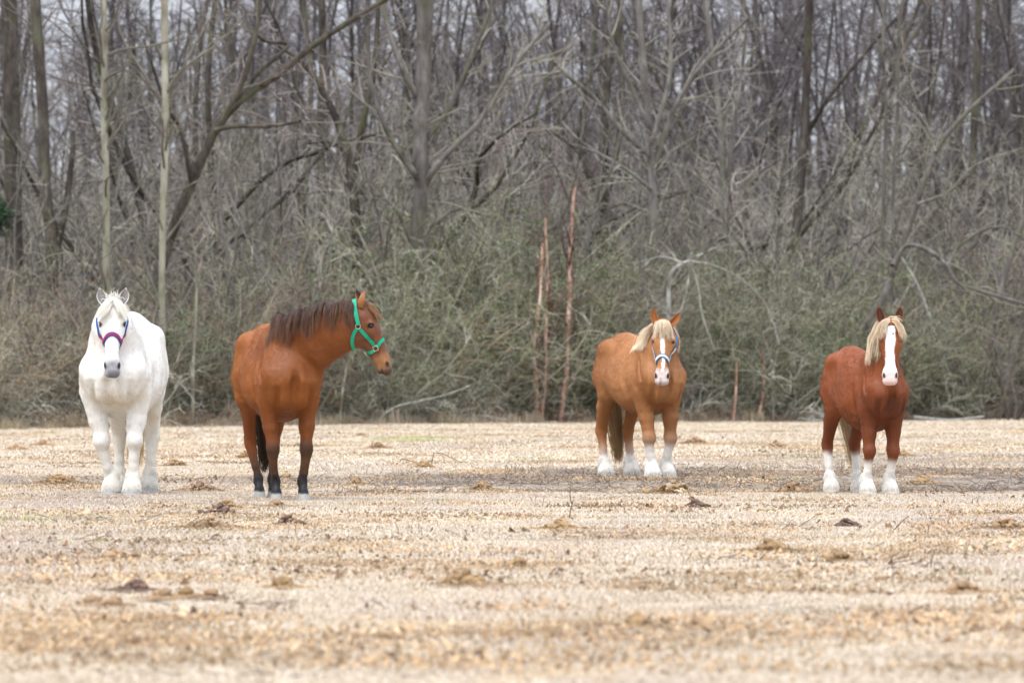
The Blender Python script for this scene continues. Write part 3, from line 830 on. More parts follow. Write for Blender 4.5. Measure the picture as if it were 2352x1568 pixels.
def twig_mat(name, a, b):
    m = N(name, .85, .15); p = m.pos(True); c = m.ramp(m.noise(p, 1.3, 3, .6), [(.3, a), (.7, b)])
    oi = m.n('ShaderNodeObjectInfo'); c = m.mix(1.0, c, m.ramp(oi.outputs['Random'], [(0, G(.42)), (1, G(1.30))]), 'MULTIPLY'); m.color(c); return m.m
TWIG_GREY = twig_mat('grey_twigs', (0.173, 0.148, 0.134), (0.327, 0.290, 0.263))
TWIG_MAUVE = twig_mat('mauve_twigs', (0.118, 0.096, 0.090), (0.200, 0.167, 0.161))
TWIG_LICHEN = twig_mat('lichen_twigs', (0.225, 0.209, 0.171), (0.393, 0.371, 0.310))
TWIG_RED = twig_mat('red_brown_twigs', (0.097, 0.053, 0.047), (0.163, 0.096, 0.084))
_m = N('brush', .85, .15); _m.color(_m.mix(1.0, _m.attr('col'), _m.ramp(_m.n('ShaderNodeObjectInfo').outputs['Random'], [(0, G(.62)), (1, G(1.38))]), 'MULTIPLY')); BRUSH = _m.m

def wander(r, p, d, L, n, wob, up=0.0, droop=0.0):
    P = np.zeros((n, 3)); P[0] = p; d = nrm(d); s_ = L/(n-1)
    for i in range(1, n):
        d = nrm(d + r.normal(size=3)*wob + np.array([0, 0, up - droop*i/n])); P[i] = P[i-1] + d*s_
    return P
def side_dir(r, t, ang):
    a = nrm(np.cross(t, r.normal(size=3))); return nrm(t*math.cos(ang) + a*math.sin(ang))
def branch_out(r, tb, P, R, level, maxl, dens, lenf, up, wob, ang=(.6, 1.1), mn=.004, zmin=None, tw=3):
    """side branches along a limb, down to the twigs"""
    L = np.linalg.norm(np.diff(P, axis=0), axis=1).sum(); n = max(2, int(L*dens))
    for _ in range(n):
        t = r.uniform(.12 if level else .0, 1.0)**.85*(len(P)-1.001); i = int(t); f = t-i
        p = P[i]*(1-f)+P[i+1]*f; rr = R[i]*(1-f)+R[i+1]*f
        if zmin is not None and p[2] < zmin: continue
        rem = 1 - t/(len(P)-1)*.7
        l = lenf*L*r.uniform(.45, 1.0)*rem if level else lenf*r.uniform(.4, 1.1)
        l = max(l, .18)
        d = side_dir(r, nrm(P[i+1]-P[i]), r.uniform(*ang)); d[2] += up + r.normal()*.12
        k = max(3, min(7, int(l/.22)+2)) if level+1 < maxl else 3
        Q = wander(r, p, d, l, k, wob, up*.25)
        q0 = min(rr*.6, .006 + l*.013); q0 = max(q0, mn); S_ = np.linspace(q0, max(q0*.3, mn*.55), k)
        tb.add(Q, S_, 4 if q0 > .02 else tw)
        if level+1 < maxl: branch_out(r, tb, Q, S_, level+1, maxl, dens*1.55, .48, up*.7, wob*1.15, ang, mn)

def tree_proto(seed, kind):
    """two meshes: trunk with its main limbs, and the crown of branches and twigs"""
    r = np.random.RandomState(seed); T, B = Tubes(), Tubes()
    if kind == 'tall':
        h = r.uniform(15, 19); P = wander(r, (0, 0, -.3), (r.normal()*.10, r.normal()*.10, 1), h, 16, .065, .03); R0 = r.uniform(.11, .19)
        R = R0*(1-np.linspace(0, 1, 16)*.75); R[0] *= 1.35
        T.add(P, R, 9); branch_out(r, B, P, R, 0, 3, 2.1, 2.1, .10, .13, (.7, 1.35), .0045, zmin=1.2)
    elif kind == 'fork':
        h = r.uniform(2.0, 4.5); P = wander(r, (0, 0, -.3), (r.normal()*.12, r.normal()*.12, 1), h, 7, .05); R0 = r.uniform(.14, .22)
        R = np.linspace(R0*1.25, R0*.85, 7); T.add(P, R, 9)
        for k in range(r.randint(3, 5)):
            a = r.uniform(0, 6.28); l = r.uniform(6, 10); Q = wander(r, P[-1], (math.cos(a)*.85, math.sin(a)*.85, r.uniform(.4, 1.2)), l, 13, .15, .035)
            S_ = np.linspace(R0*.62, .022, 13); T.add(Q, S_, 7); branch_out(r, B, Q, S_, 0, 3, 2.4, 1.9, .04, .16, (.6, 1.3), .0045)
    elif kind == 'sapling':
        h = r.uniform(7, 11); P = wander(r, (0, 0, -.2), (r.normal()*.15, r.normal()*.15, 1), h, 13, .085, .02); R0 = r.uniform(.035, .07)
        R = R0*(1-np.linspace(0, 1, 13)*.8); T.add(P, R, 6); branch_out(r, B, P, R, 0, 3, 2.4, 1.4, .18, .12, (.5, 1.1), .004, zmin=.8)
    elif kind == 'twiggy':                                   # small many-stemmed tree, dense with twigs
        R0 = .05
        for k in range(r.randint(4, 7)):
            a = r.uniform(0, 6.28); l = r.uniform(5, 8.5); Q = wander(r, (r.normal()*.15, r.normal()*.15, -.2), (math.cos(a)*.35, math.sin(a)*.35, 1), l, 12, .09, .01)
            S_ = np.linspace(r.uniform(.035, .06), .010, 12); T.add(Q, S_, 6); branch_out(r, B, Q, S_, 0, 3, 2.2, 1.3, .05, .15, (.5, 1.2), .0042, zmin=.5)
    return T, B
KINDS = {'tall': (BARK_DARK, TWIG_MAUVE), 'fork': (BARK_DARK, TWIG_GREY), 'sapling': (BARK_GREY, TWIG_LICHEN), 'twiggy': (BARK_GREY, TWIG_GREY)}
protos = {}
for kind, cnt in (('tall', 5), ('fork', 4), ('sapling', 4), ('twiggy', 4)):
    protos[kind] = []
    for k in range(cnt):
        T, B = tree_proto(100*len(protos)+k, kind); bm_, tm_ = KINDS[kind]
        if k % 2: tm_ = TWIG_LICHEN if kind != 'tall' else TWIG_GREY
        if k == cnt-1 and kind == 'tall': bm_ = BARK_GREY
        a = T.build('trunk', bm_, None, False); b = B.build('crown', tm_, None, False); protos[kind].append((a.data, b.data))
LAB = {'tall': ('tall_tree', 'tall straight bare tree with a dark trunk deep in the wood', 'tall bare trees standing in the wood'),
       'fork': ('forked_tree', 'bare tree with a forked dark trunk and wide crooked limbs in the wood', 'forked bare trees in the wood'),
       'sapling': ('sapling', 'thin grey bare sapling among the larger trees of the wood', 'thin grey saplings in the wood'),
       'twiggy': ('twiggy_tree', 'low many stemmed bare tree dense with grey twigs in the wood', 'many stemmed twiggy trees in the wood')}
def put_tree(kind, x, y, rz, s_, v, label=None, mats=None):
    nm, lb, gr = LAB[kind]
    z = float(ground_h(np.array([x]), np.array([y]))[0])
    o = empty(nm, (x, y, z), rz); o.scale = (s_, s_, s_); tag(o, label or lb, 'tree', None if label else gr)
    for part, me in zip(('trunk', 'crown'), protos[kind][v]):
        c = bpy.data.objects.new(part, me); C.objects.link(c); c.parent = o
    return o
def in_wedge(D, k=.255): return (rw.rand()-.5)*D*k
rw = np.random.RandomState(77)
def stand(kind, n, d0, d1, smin, smax, mind):
    """trees spread at random inside the view, kept apart"""
    out = []; tries = 0
    while len(out) < n and tries < n*60:
        tries += 1; D = math.sqrt(rw.uniform((140+d0)**2, (140+d1)**2)); x = in_wedge(D); y = D
        if y < wood_edge(x) + d0: continue
        if any((x-a)**2 + (y-b)**2 < mind**2 for a, b in out): continue
        out.append((x, y)); put_tree(kind, x, y, rw.uniform(0, 6.28), rw.uniform(smin, smax), rw.randint(len(protos[kind])))
# the near edge thins so that the traced trees show
stand('tall', 38, 12, 75, .75, 1.15, 3.2)
stand('fork', 76, 9, 60, .7, 1.1, 2.8)
stand('sapling', 74, 2, 40, .7, 1.2, 1.5)
stand('twiggy', 138, 1.0, 45, .75, 1.35, 1.4)
# ------------------------------------------------------------------ traced trees along the front of the wood
def traced(name, label, D, trunks, bark_, tw, dens=2.0, lenf=1.3, limbs=(), maxl=3, up=.05, ang=(.5, 1.2), seed=1, cat='tree', group=None, leafy=None):
    """trunks / limbs: lists of (picture points, width at start, width at end); the tree gets its own depth and roundness"""
    r = np.random.RandomState(seed); T, Ls, B = Tubes(), [], Tubes(); first = None
    bx = at(trunks[0][0][0][0], 140, 0)[0]*D/140; D = float(wood_edge(bx)) + (D - 137.5)*1.15
    for tag_, lst in (('t', trunks), ('l', limbs)):
        for pts, w0, w1 in lst:
            n = max(8, len(pts)*4); Dd = D + (r.uniform(-1.2, 1.2) if tag_ == 'l' else 0)
            P2 = spline(np.array(pts, float), n); dz = np.cumsum(r.normal(size=n))*.10
            P = np.array([at(a, D + d_, None, b) for (a, b), d_ in zip(P2, dz)])
            g = float(ground_h(P[:1, 0], P[:1, 1])[0])
            if tag_ == 't' and cat != 'fallen branch': P[0, 2] = g - .25
            if cat == 'fallen branch': P[:, 2] -= P[:, 2].min() - g - .02
            if first is None:
                first = np.array([P[0, 0], P[0, 1], g])
            R = np.linspace(w0, w1, n)/2/FPX*D
            if tag_ == 'l': Ls.append(Tubes())
            (T if tag_ == 't' else Ls[-1]).add(P, R, 9)
            branch_out(r, B, P, R, 0, maxl, dens, lenf, up, .15, ang, .0045, zmin=.6)
    o = empty(name, first); tag(o, label, cat, group)
    for tb, nm, mt in [(T, 'trunk', bark_)] + [(q, 'limb', bark_) for q in Ls] + [(B, 'crown', tw)]:
        if tb.V:
            tb.V = [v - first for v in tb.V]; tb.build(nm, mt, o)
    return o
traced('pale_tree', 'slender pale yellowish trunk, left of the two pale trunks above the white horse', 139, [([(247, 968), (245, 700), (243, 410), (238, 250), (240, 120), (236, -60)], 19, 13)], BARK_PALE, TWIG_LICHEN, 2.4, 2.3, seed=3)
traced('pale_tree', 'straight pale trunk, right of the two pale trunks, with long thin arching side branches', 138.2, [([(380, 970), (372, 700), (375, 470), (380, 300), (378, 120), (377, -60)], 15, 17)], BARK_PALE, TWIG_LICHEN, 2.6, 2.6, seed=4)
traced('dark_tree', 'thick grey brown trunk at the very left edge of the picture', 158, [([(34, 950), (32, 600), (28, 300), (20, 0), (18, -80)], 44, 36)], BARK_DARK, TWIG_MAUVE, 1.6, 1.9, seed=5)
traced('dark_tree', 'dark straight trunk second from the left edge, splitting low down', 150, [([(128, 960), (118, 560), (104, 440), (98, 250), (84, 60), (78, -60)], 30, 24)], BARK_DARK, TWIG_GREY, 1.8, 1.9, limbs=[([(122, 600), (150, 480), (165, 360), (168, 300)], 20, 9)], seed=6)
traced('mossy_tree', 'broad grey green trunk rising at the upper middle with crooked drooping lower limbs', 140,
       [([(968, 965), (966, 700), (958, 560), (968, 430), (964, 300), (972, 180), (978, -70)], 30, 38)], BARK_GREY, TWIG_LICHEN, 2.2, 1.9,
       limbs=[([(966, 420), (940, 380), (905, 330), (880, 280), (850, 180), (845, 60)], 17, 8), ([(960, 470), (990, 400), (1040, 340), (1110, 270), (1190, 140), (1260, 60)], 18, 8),
              ([(962, 560), (1000, 510), (1060, 480), (1130, 500)], 10, 4), ([(962, 600), (930, 520), (900, 470), (860, 450), (840, 500)], 11, 4), ([(975, 250), (930, 170), (890, 60), (870, -40)], 16, 9), ([(968, 330), (1030, 250), (1100, 90), (1140, -20)], 14, 7)], seed=7)
traced('leaning_tree', 'dark tree leaning right with a long mossy limb reaching over and a level side branch', 140,
       [([(362, 965), (372, 760), (365, 640), (400, 520), (440, 420), (500, 290), (560, 225), (640, 170), (740, 90), (900, -10)], 34, 12)], BARK_DARK, TWIG_GREY, 1.7, 1.7,
       limbs=[([(492, 300), (540, 290), (620, 290), (690, 278)], 13, 7), ([(545, 232), (590, 170), (660, 105), (610, 95), (560, 60)], 13, 6), ([(505, 290), (560, 180), (590, 60), (600, -30)], 16, 9), ([(440, 420), (415, 300), (380, 240), (330, 90)], 12, 6)], seed=8)
traced('arched_tree', 'dark arching limb bowing over to the right above the brown horse with the green halter', 144,
       [([(800, 960), (820, 640), (812, 440), (795, 340), (760, 245), (710, 160), (640, 105)], 30, 10)], BARK_DARK, TWIG_GREY, 2.0, 1.6,
       limbs=[([(810, 430), (830, 300), (860, 150), (870, -20)], 19, 10), ([(800, 380), (770, 330), (700, 330)], 8, 4)], seed=9)
traced('dark_tree', 'tall dark trunk left of the broad mossy tree, forking near the top edge', 156, [([(742, 960), (740, 500), (736, 300), (742, 120), (735, -60)], 22, 17)], BARK_DARK, TWIG_MAUVE, 1.8, 1.8, seed=10)
traced('twisted_tree', 'pair of dark crossing trunks making a narrow arch in the middle of the wood', 152,
       [([(1395, 960), (1400, 600), (1370, 440), (1330, 350), (1260, 300), (1200, 290)], 22, 6)], BARK_DARK, TWIG_GREY, 2.0, 1.5,
       limbs=[([(1375, 450), (1340, 380), (1330, 310), (1335, 250)], 13, 6), ([(1385, 480), (1420, 330), (1430, 150), (1420, -40)], 18, 10)], seed=11)
traced('forked_grey_tree', 'grey tree spreading in a V of lichen covered limbs above the sorrel horse', 147,
       [([(1500, 965), (1505, 700), (1500, 440), (1492, 330), (1478, 150), (1462, -60)], 25, 15)], BARK_GREY, TWIG_LICHEN, 2.1, 1.8,
       limbs=[([(1498, 400), (1540, 270), (1590, 180), (1640, 120), (1720, 40)], 15, 7), ([(1496, 360), (1430, 300), (1360, 220), (1280, 150), (1220, 30)], 15, 6), ([(1497, 330), (1540, 160), (1530, -40)], 13, 8), ([(1494, 300), (1450, 200), (1405, 90), (1390, -40)], 12, 7), ([(1500, 440), (1440, 390), (1340, 330), (1290, 280)], 10, 5)], seed=12)
traced('lichen_tree', 'small tree with pale drooping forked boughs just above the sorrel horse', 136.6,
       [([(1530, 962), (1535, 760), (1538, 640), (1560, 610), (1585, 598)], 13, 6)], BARK_LICHEN, TWIG_LICHEN, 2.0, 1.0,
       limbs=[([(1585, 598), (1578, 660), (1555, 720), (1500, 690)], 6, 3), ([(1585, 598), (1604, 660), (1612, 720), (1640, 800)], 5, 2), ([(1588, 600), (1640, 610), (1700, 640), (1760, 700), (1790, 790)], 5, 2), ([(1575, 605), (1510, 590), (1460, 630)], 5, 2), ([(1600, 590), (1640, 570), (1690, 560)], 5, 2)], up=-.1, seed=13)
traced('slim_tree', 'slim olive trunk standing between the sorrel and the chestnut horse, forking high up', 149,
       [([(1700, 962), (1690, 700), (1665, 470), (1655, 300), (1640, 150), (1615, -40)], 18, 11)], BARK_GREY, TWIG_LICHEN, 2.0, 1.7,
       limbs=[([(1668, 480), (1680, 330), (1700, 200), (1715, 60)], 12, 7), ([(1690, 700), (1740, 620), (1700, 560), (1660, 500)], 9, 5)], seed=14)
traced('brown_tree', 'reddish brown leaning trunk behind the gap between sorrel and chestnut horse', 151,
       [([(1790, 962), (1800, 800), (1822, 600), (1838, 440), (1850, 250), (1862, -50)], 28, 18)], BARK_DARK, TWIG_MAUVE, 2.0, 1.8,
       limbs=[([(1812, 680), (1850, 590), (1875, 545)], 12, 6), ([(1845, 330), (1900, 230), (1990, 120), (2060, 40)], 12, 6)], seed=15)
traced('twin_stem_tree', 'pair of thin pale parallel stems rising above and left of the chestnut horse', 141,
       [([(2015, 962), (2025, 700), (2030, 440), (2036, 250), (2028, 100), (2040, -50)], 10, 7), ([(2045, 962), (2050, 700), (2052, 440), (2062, 250), (2065, 90), (2080, -50)], 9, 6)], BARK_GREY, TWIG_LICHEN, 2.2, 1.6, seed=16)
traced('leaning_tree', 'brown trunk leaning right above the chestnut horse with a pale arching bough', 138.3,
       [([(1915, 962), (1960, 800), (2030, 680), (2060, 600), (2105, 470), (2150, 350), (2210, 270), (2330, 160)], 20, 9)], BARK_GREY, TWIG_LICHEN, 1.8, 1.7,
       limbs=[([(2050, 610), (2085, 563), (2140, 580), (2175, 610), (2200, 650), (2260, 670), (2360, 700)], 12, 7), ([(2150, 350), (2130, 290), (2095, 240)], 8, 4), ([(2105, 470), (2180, 440), (2240, 380), (2352, 340)], 9, 4), ([(2175, 610), (2210, 560), (2290, 520), (2370, 560)], 8, 4)], seed=17)
traced('dark_tree', 'nearly black upright trunk left of the leaning brown trunk at the upper right', 160, [([(2215, 955), (2218, 600), (2232, 430), (2240, 250), (2248, 60), (2250, -60)], 22, 16)], BARK_DARK, TWIG_MAUVE, 2.0, 1.8, seed=18)
traced('leaning_tree', 'pale brown trunk leaning right beside the right edge behind the chestnut horse', 138, [([(2245, 958), (2262, 840), (2292, 700), (2330, 560), (2385, 430)], 18, 11)], BARK_GREY, TWIG_GREY, 2.0, 1.5, seed=19)
traced('leaning_tree', 'short bent trunk leaning out past the right edge of the picture', 137.5, [([(2290, 955), (2310, 860), (2345, 760), (2400, 640)], 21, 13)], BARK_GREY, TWIG_GREY, 2.0, 1.5, seed=20)
traced('lichen_tree', 'pale lichened boughs hanging down right of the head of the chestnut horse', 137.6,
       [([(2190, 955), (2160, 830), (2140, 740), (2105, 650), (2070, 590)], 10, 5)], BARK_LICHEN, TWIG_LICHEN, 2.0, 1.0, limbs=[([(2140, 740), (2175, 760), (2200, 820)], 5, 2), ([(2105, 650), (2060, 690), (2040, 740)], 5, 2)], up=-.1, seed=21)
for i, (pts, w, lb) in enumerate([
    ([(1235, 968), (1231, 880), (1229, 780), (1240, 690), (1246, 560)], 12, 'birch sapling with peeling pinkish bark, leftmost of the three in the middle'),
    ([(1243, 966), (1252, 860), (1254, 760), (1258, 640), (1252, 500)], 9, 'birch sapling with peeling pinkish bark, middle and thinnest of the three'),
    ([(1286, 962), (1300, 860), (1304, 760), (1309, 660), (1310, 560), (1320, 430)], 14, 'birch sapling with peeling pinkish bark, rightmost and thickest of the three')]):
    traced('birch_sapling', lb, 136.3 - i*.1, [(pts, w, w*.5)], BARK_BIRCH, TWIG_RED, 3.4, 1.15, maxl=3, up=.22, ang=(.35, .9), seed=30+i)
for i, (pts, w, lb) in enumerate([
    ([(442, 975), (443, 860), (449, 740), (452, 620), (440, 540)], 9, 'thin pale sapling standing just right of the white horse'),
    ([(1683, 962), (1690, 900), (1692, 830)], 8, 'short orange brown stem at the wood foot, left one of two right of sorrel horse'),
    ([(1740, 960), (1752, 910), (1755, 850), (1748, 800)], 8, 'short orange brown stem at the wood foot, right one of two left of chestnut horse'),
    ([(1775, 962), (1775, 890), (1778, 800), (1782, 740)], 6, 'thin grey stem at the foot of the wood left of the chestnut horse'),
    ([(780, 972), (786, 900), (800, 830), (815, 780)], 7, 'thin pale crooked stem beneath the head of the brown horse')]):
    traced('thin_stem', lb, 136.5, [(pts, w, w*.45)], BARK_BIRCH if 'orange' in lb else BARK_PALE, TWIG_GREY, 2.2, .8, maxl=3, up=.2, seed=40+i)
# fallen pale branches at the foot of the brush
for i, (pts, w, lb) in enumerate([
    ([(862, 935), (905, 900), (960, 886), (1020, 872), (1080, 850)], 4, 'pale dead bough lying along the foot of the brush, longest of the fallen ones'),
    ([(890, 950), (935, 905), (1000, 850), (1060, 810)], 3.5, 'pale dead bough propped at a slant in the brush right of the brown horse'),
    ([(520, 965), (560, 962), (600, 966)], 5, 'bent straw coloured stick lying low behind the hind legs of the brown horse'),
    ([(1830, 945), (1900, 950), (1960, 942)], 8, 'fallen log at the wood edge left behind the chestnut horse'),
    ([(2100, 938), (2180, 944), (2260, 936)], 9, 'pale fallen log on the leaf litter right of the chestnut horse')]):
    traced('fallen_branch', lb, 136.2, [(pts, w, w*.5)], BARK_LICHEN, TWIG_LICHEN, 2.0, .6, maxl=2, up=.1, seed=50+i, cat='fallen branch')

# ------------------------------------------------------------------ undergrowth: nobody could count it
def brush_proto(name, seed, h, stems, stemc, twc, leafc, nleaf, lsz=.035, spread=.8, droop=.02, rad=.9, dens=2.6):
    r = np.random.RandomState(seed); B = Tubes(); tips = []
    cc = lambda c: np.array(c[r.randint(len(c))])*r.uniform(.75, 1.25)
    for k in range(stems):
        a = r.uniform(0, 6.28); q = r.uniform(0, rad)
        p = (q*math.cos(a), q*math.sin(a), -.1); d = (math.cos(a)*spread*r.rand(), math.sin(a)*spread*r.rand(), 1)
        l = h*r.uniform(.5, 1.15); P = wander(r, p, d, l, 9, .16, .02, droop*4); R = np.linspace(r.uniform(.008, .020), .005, 9)
        B.add(P, R, 4, cc(stemc)); tips.append(P)
        for _ in range(int(l*dens)):
            i = r.randint(1, 8); dd = side_dir(r, nrm(P[i+1 if i < 8 else i]-P[i-1]), r.uniform(.5, 1.3)); L2 = r.uniform(.3, .9)*h*.33
            Q = wander(r, P[i], dd, L2, 5, .22, .0, droop*2); B.add(Q, np.linspace(.0075, .004, 5), 3, cc(twc)); tips.append(Q)
            for _ in range(4):
                j = r.randint(1, 5); Q2 = wander(r, Q[j], side_dir(r, nrm(Q[j]-Q[j-1]), r.uniform(.4, 1.2)), r.uniform(.15, .45), 3, .25)
                B.add(Q2, np.array([.0055, .0042, .0028]), 3, cc(twc)); tips.append(Q2)
    if nleaf:
        al = np.concatenate(tips); c = al[r.randint(0, len(al), nleaf)] + r.normal(size=(nleaf, 3))*.045
        u = r.normal(size=(nleaf, 3)); u /= np.linalg.norm(u, axis=1, keepdims=True); v = np.cross(u, r.normal(size=(nleaf, 3))); v /= np.linalg.norm(v, axis=1, keepdims=True)
        s_ = lsz*r.uniform(.5, 1.3, (nleaf, 1)); Q = np.stack([c-u*s_, c+v*s_*.45, c+u*s_, c-v*s_*.45], 1)
        B.quads(Q, np.array(leafc)[r.randint(0, len(leafc), nleaf)]*r.uniform(.7, 1.3, (nleaf, 1)))
    return B.build(name, BRUSH, None, False)
OL = [(0.237, 0.223, 0.162), (0.289, 0.272, 0.200), (0.184, 0.162, 0.122), (0.325, 0.307, 0.237)]
TN = [(0.316, 0.263, 0.188), (0.394, 0.333, 0.250), (0.237, 0.184, 0.136), (0.289, 0.254, 0.193)]
MV = [(0.170, 0.146, 0.139), (0.224, 0.201, 0.190), (0.129, 0.105, 0.101)]
PL = [(0.383, 0.371, 0.330), (0.319, 0.307, 0.265), (0.446, 0.446, 0.394)]
GRN = [(0.090, 0.134, 0.054), (0.125, 0.170, 0.076), (0.161, 0.193, 0.099), (0.076, 0.112, 0.054), (0.179, 0.197, 0.099)]
GR2 = [(0.040, 0.096, 0.040), (0.056, 0.120, 0.056), (0.080, 0.152, 0.080)]
OLL = [(0.152, 0.152, 0.084), (0.190, 0.179, 0.106), (0.130, 0.125, 0.068)]
BRL = [(0.198, 0.130, 0.068), (0.152, 0.099, 0.060)]
bp = [brush_proto('olive_brush', 1, 3.6, 15, OL, OL+PL, GRN+OLL, 1300), brush_proto('olive_brush', 2, 5.0, 15, OL, OL+PL[:1], OLL+GRN, 1200),
      brush_proto('green_brush', 3, 4.0, 12, OL, OL+PL[:1], GRN, 3000, .034), brush_proto('green_brush', 4, 3.0, 12, OL, OL, GRN+GR2, 2600, .034),
      brush_proto('tan_brush', 5, 2.9, 17, TN, TN, OLL, 900), brush_proto('tan_brush', 6, 3.6, 15, TN, TN+OL, BRL, 900),
      brush_proto('mauve_brush', 7, 3.4, 15, MV, MV, BRL, 500), brush_proto('mauve_brush', 8, 4.6, 12, MV, MV+OL, BRL, 500),
      brush_proto('pale_tangle', 9, 2.4, 9, PL, PL, OLL, 200, spread=1.6, droop=.06),
      brush_proto('low_litter_brush', 10, .9, 16, MV+TN, MV+TN, BRL, 500, spread=1.8, rad=1.2, dens=5)]
rb = np.random.RandomState(12)
def lay(n, off0, off1, pick, smin, smax, px0=-430, px1=2780, hgt=None):
    p, ro, sc_, ix = [], [], [], []
    for _ in range(n):
        px = rb.uniform(px0, px1); D = 140.; x0 = at(px, D, 0)[0]; y = float(wood_edge(np.array([x0]))[0]) + rb.uniform(off0, off1); x = at(px, y, 0)[0]
        p.append((x, y, float(ground_h(np.array([x]), np.array([y]))[0]) - .05)); ro.append((rb.normal()*.08, rb.normal()*.08, rb.uniform(0, 6.28)))
        s_ = rb.uniform(smin, smax)*(np.interp(px, *hgt) if hgt else 1); w = s_*rb.uniform(.85, 1.2); sc_.append((w, w, s_)); ix.append(pick(px))
    return p, ro, sc_, ix
def choice(px):
    if px < 170: return rb.choice([4, 5, 4, 5, 0, 6])
    if px < 480: return rb.choice([0, 5, 4, 1, 6, 3, 5])
    if px < 760: return rb.choice([4, 5, 0, 1, 5, 6, 8])
    if px < 1250: return rb.choice([0, 2, 1, 3, 1, 2, 5, 0])
    if px < 1500: return rb.choice([0, 1, 6, 7, 3, 6])
    return rb.choice([0, 1, 7, 2, 3, 2, 6, 3])
HG = ([0, 200, 480, 760, 1000, 1250, 1500, 1800, 2352], [1.0, 1.0, 1.1, 1.25, 1.4, 1.25, 1.1, 1.15, 1.15])
A = [lay(280, .3, 5, choice, .60, 1.0, hgt=HG), lay(205, 5, 12, choice, .8, 1.25, hgt=HG), lay(110, 12, 30, lambda px: rb.choice([6, 7, 1, 6, 7, 2, 0]), .9, 1.4),
     lay(40, -.2, .8, lambda px: rb.choice([8, 8, 4, 0]), .5, 1.0, 700, 1250), lay(60, .0, 3, lambda px: 8, .7, 1.6), lay(120, -.7, 1.2, lambda px: 9, .4, 1.0), lay(22, 1.5, 6, lambda px: rb.choice([2, 3]), 1.1, 1.55, 940, 1230), lay(10, 1, 5, lambda px: rb.choice([2, 3]), .9, 1.2, 1500, 2300), lay(180, -1.6, .2, lambda px: 9, .15, .5)]
o = scatter('undergrowth', *[np.vstack([np.array(a[i]) for a in A]) for i in range(3)], np.concatenate([a[3] for a in A]), bp)
tag(o, 'tangled olive and brown brush along the foot of the wood', kind='stuff')

# ------------------------------------------------------------------ the deeper wood, a mass of trunks and twigs
far_p = []
for k in range(5):
    r_ = np.random.RandomState(400+k); T = Tubes(); h = r_.uniform(16, 21)
    for q in range(3):
        P = wander(r_, (r_.normal()*2.2, r_.normal()*2.2, -.3), (r_.normal()*.05, r_.normal()*.05, 1), h*r_.uniform(.7, 1), 12, .085, .03); R = r_.uniform(.09, .17)*(1-np.linspace(0, 1, 12)*.75)
        T.add(P, R, 5, (.070, .062, .058)); n0 = T.n; branch_out(r_, T, P, R, 0, 3, 2.6, 2.6, .08, .20, (.6, 1.4), .0065)
        T.C.append(np.tile(np.array((.125, .112, .115)), (T.n-n0, 1)))
    far_p.append(T.build('far_tree_clump', BRUSH, None, False))
n = 172; D = np.sqrt(rb.uniform(205**2, 330**2, n)); X = rb.uniform(-.5, .5, n)*D*.28
pz = ground_h(X, D)
o = scatter('distant_wood', np.stack([X, D, pz], 1), np.stack([0*X, 0*X, rb.uniform(0, 6.28, n)], 1), np.repeat(rb.uniform(.8, 1.15, n)[:, None], 3, 1), rb.randint(0, 5, n), far_p)
tag(o, 'distant mass of bare grey trees filling the back of the wood', kind='stuff')
n = 150; D = rb.uniform(155, 300, n); X = rb.uniform(-.5, .5, n)*D*.26
o = scatter('inner_thicket', np.stack([X, D, ground_h(X, D)], 1), np.stack([0*X, 0*X, rb.uniform(0, 6.28, n)], 1), np.repeat(rb.uniform(1.0, 1.9, n)[:, None], 3, 1), rb.choice([6, 7, 1, 6, 7, 5], n), bp)
tag(o, 'dense bare thicket inside the wood', kind='stuff')
# one evergreen clump at the left edge
def evergreen():
    r = np.random.RandomState(9); c = at(14, 146, None, 485); g = float(ground_h(c[:1], c[1:2])[0]); b = np.array([c[0], c[1], g])
    o = empty('evergreen', b); tag(o, 'dark green evergreen holly clump at the left edge above the tan brush', 'shrub')
    T = Tubes(); P = wander(r, (0, 0, -.1), (0, 0, 1), c[2]-g, 8, .05); T.add(P, np.linspace(.05, .02, 8), 6); T.build('trunk', BARK_DARK, o)
    L = Tubes(); n = 3200; u = r.normal(size=(n, 3)); u /= np.linalg.norm(u, axis=1, keepdims=True)
    q = P[-1] + u*(r.rand(n, 1)**.45)*np.array([.42, .4, .52])*(1 + .35*np.sin(u[:, :1]*7 + u[:, 2:]*9))
    a = r.normal(size=(n, 3)); a /= np.linalg.norm(a, axis=1, keepdims=True); v = np.cross(a, u); v /= np.linalg.norm(v, axis=1, keepdims=True); s_ = .045*r.uniform(.6, 1.3, (n, 1))
    L.quads(np.stack([q-a*s_, q+v*s_*.4, q+a*s_, q-v*s_*.4], 1), np.array(GR2)[r.randint(0, 3, n)]*r.uniform(.6, 1.1, (n, 1))); L.build('foliage', BRUSH, o)
evergreen()
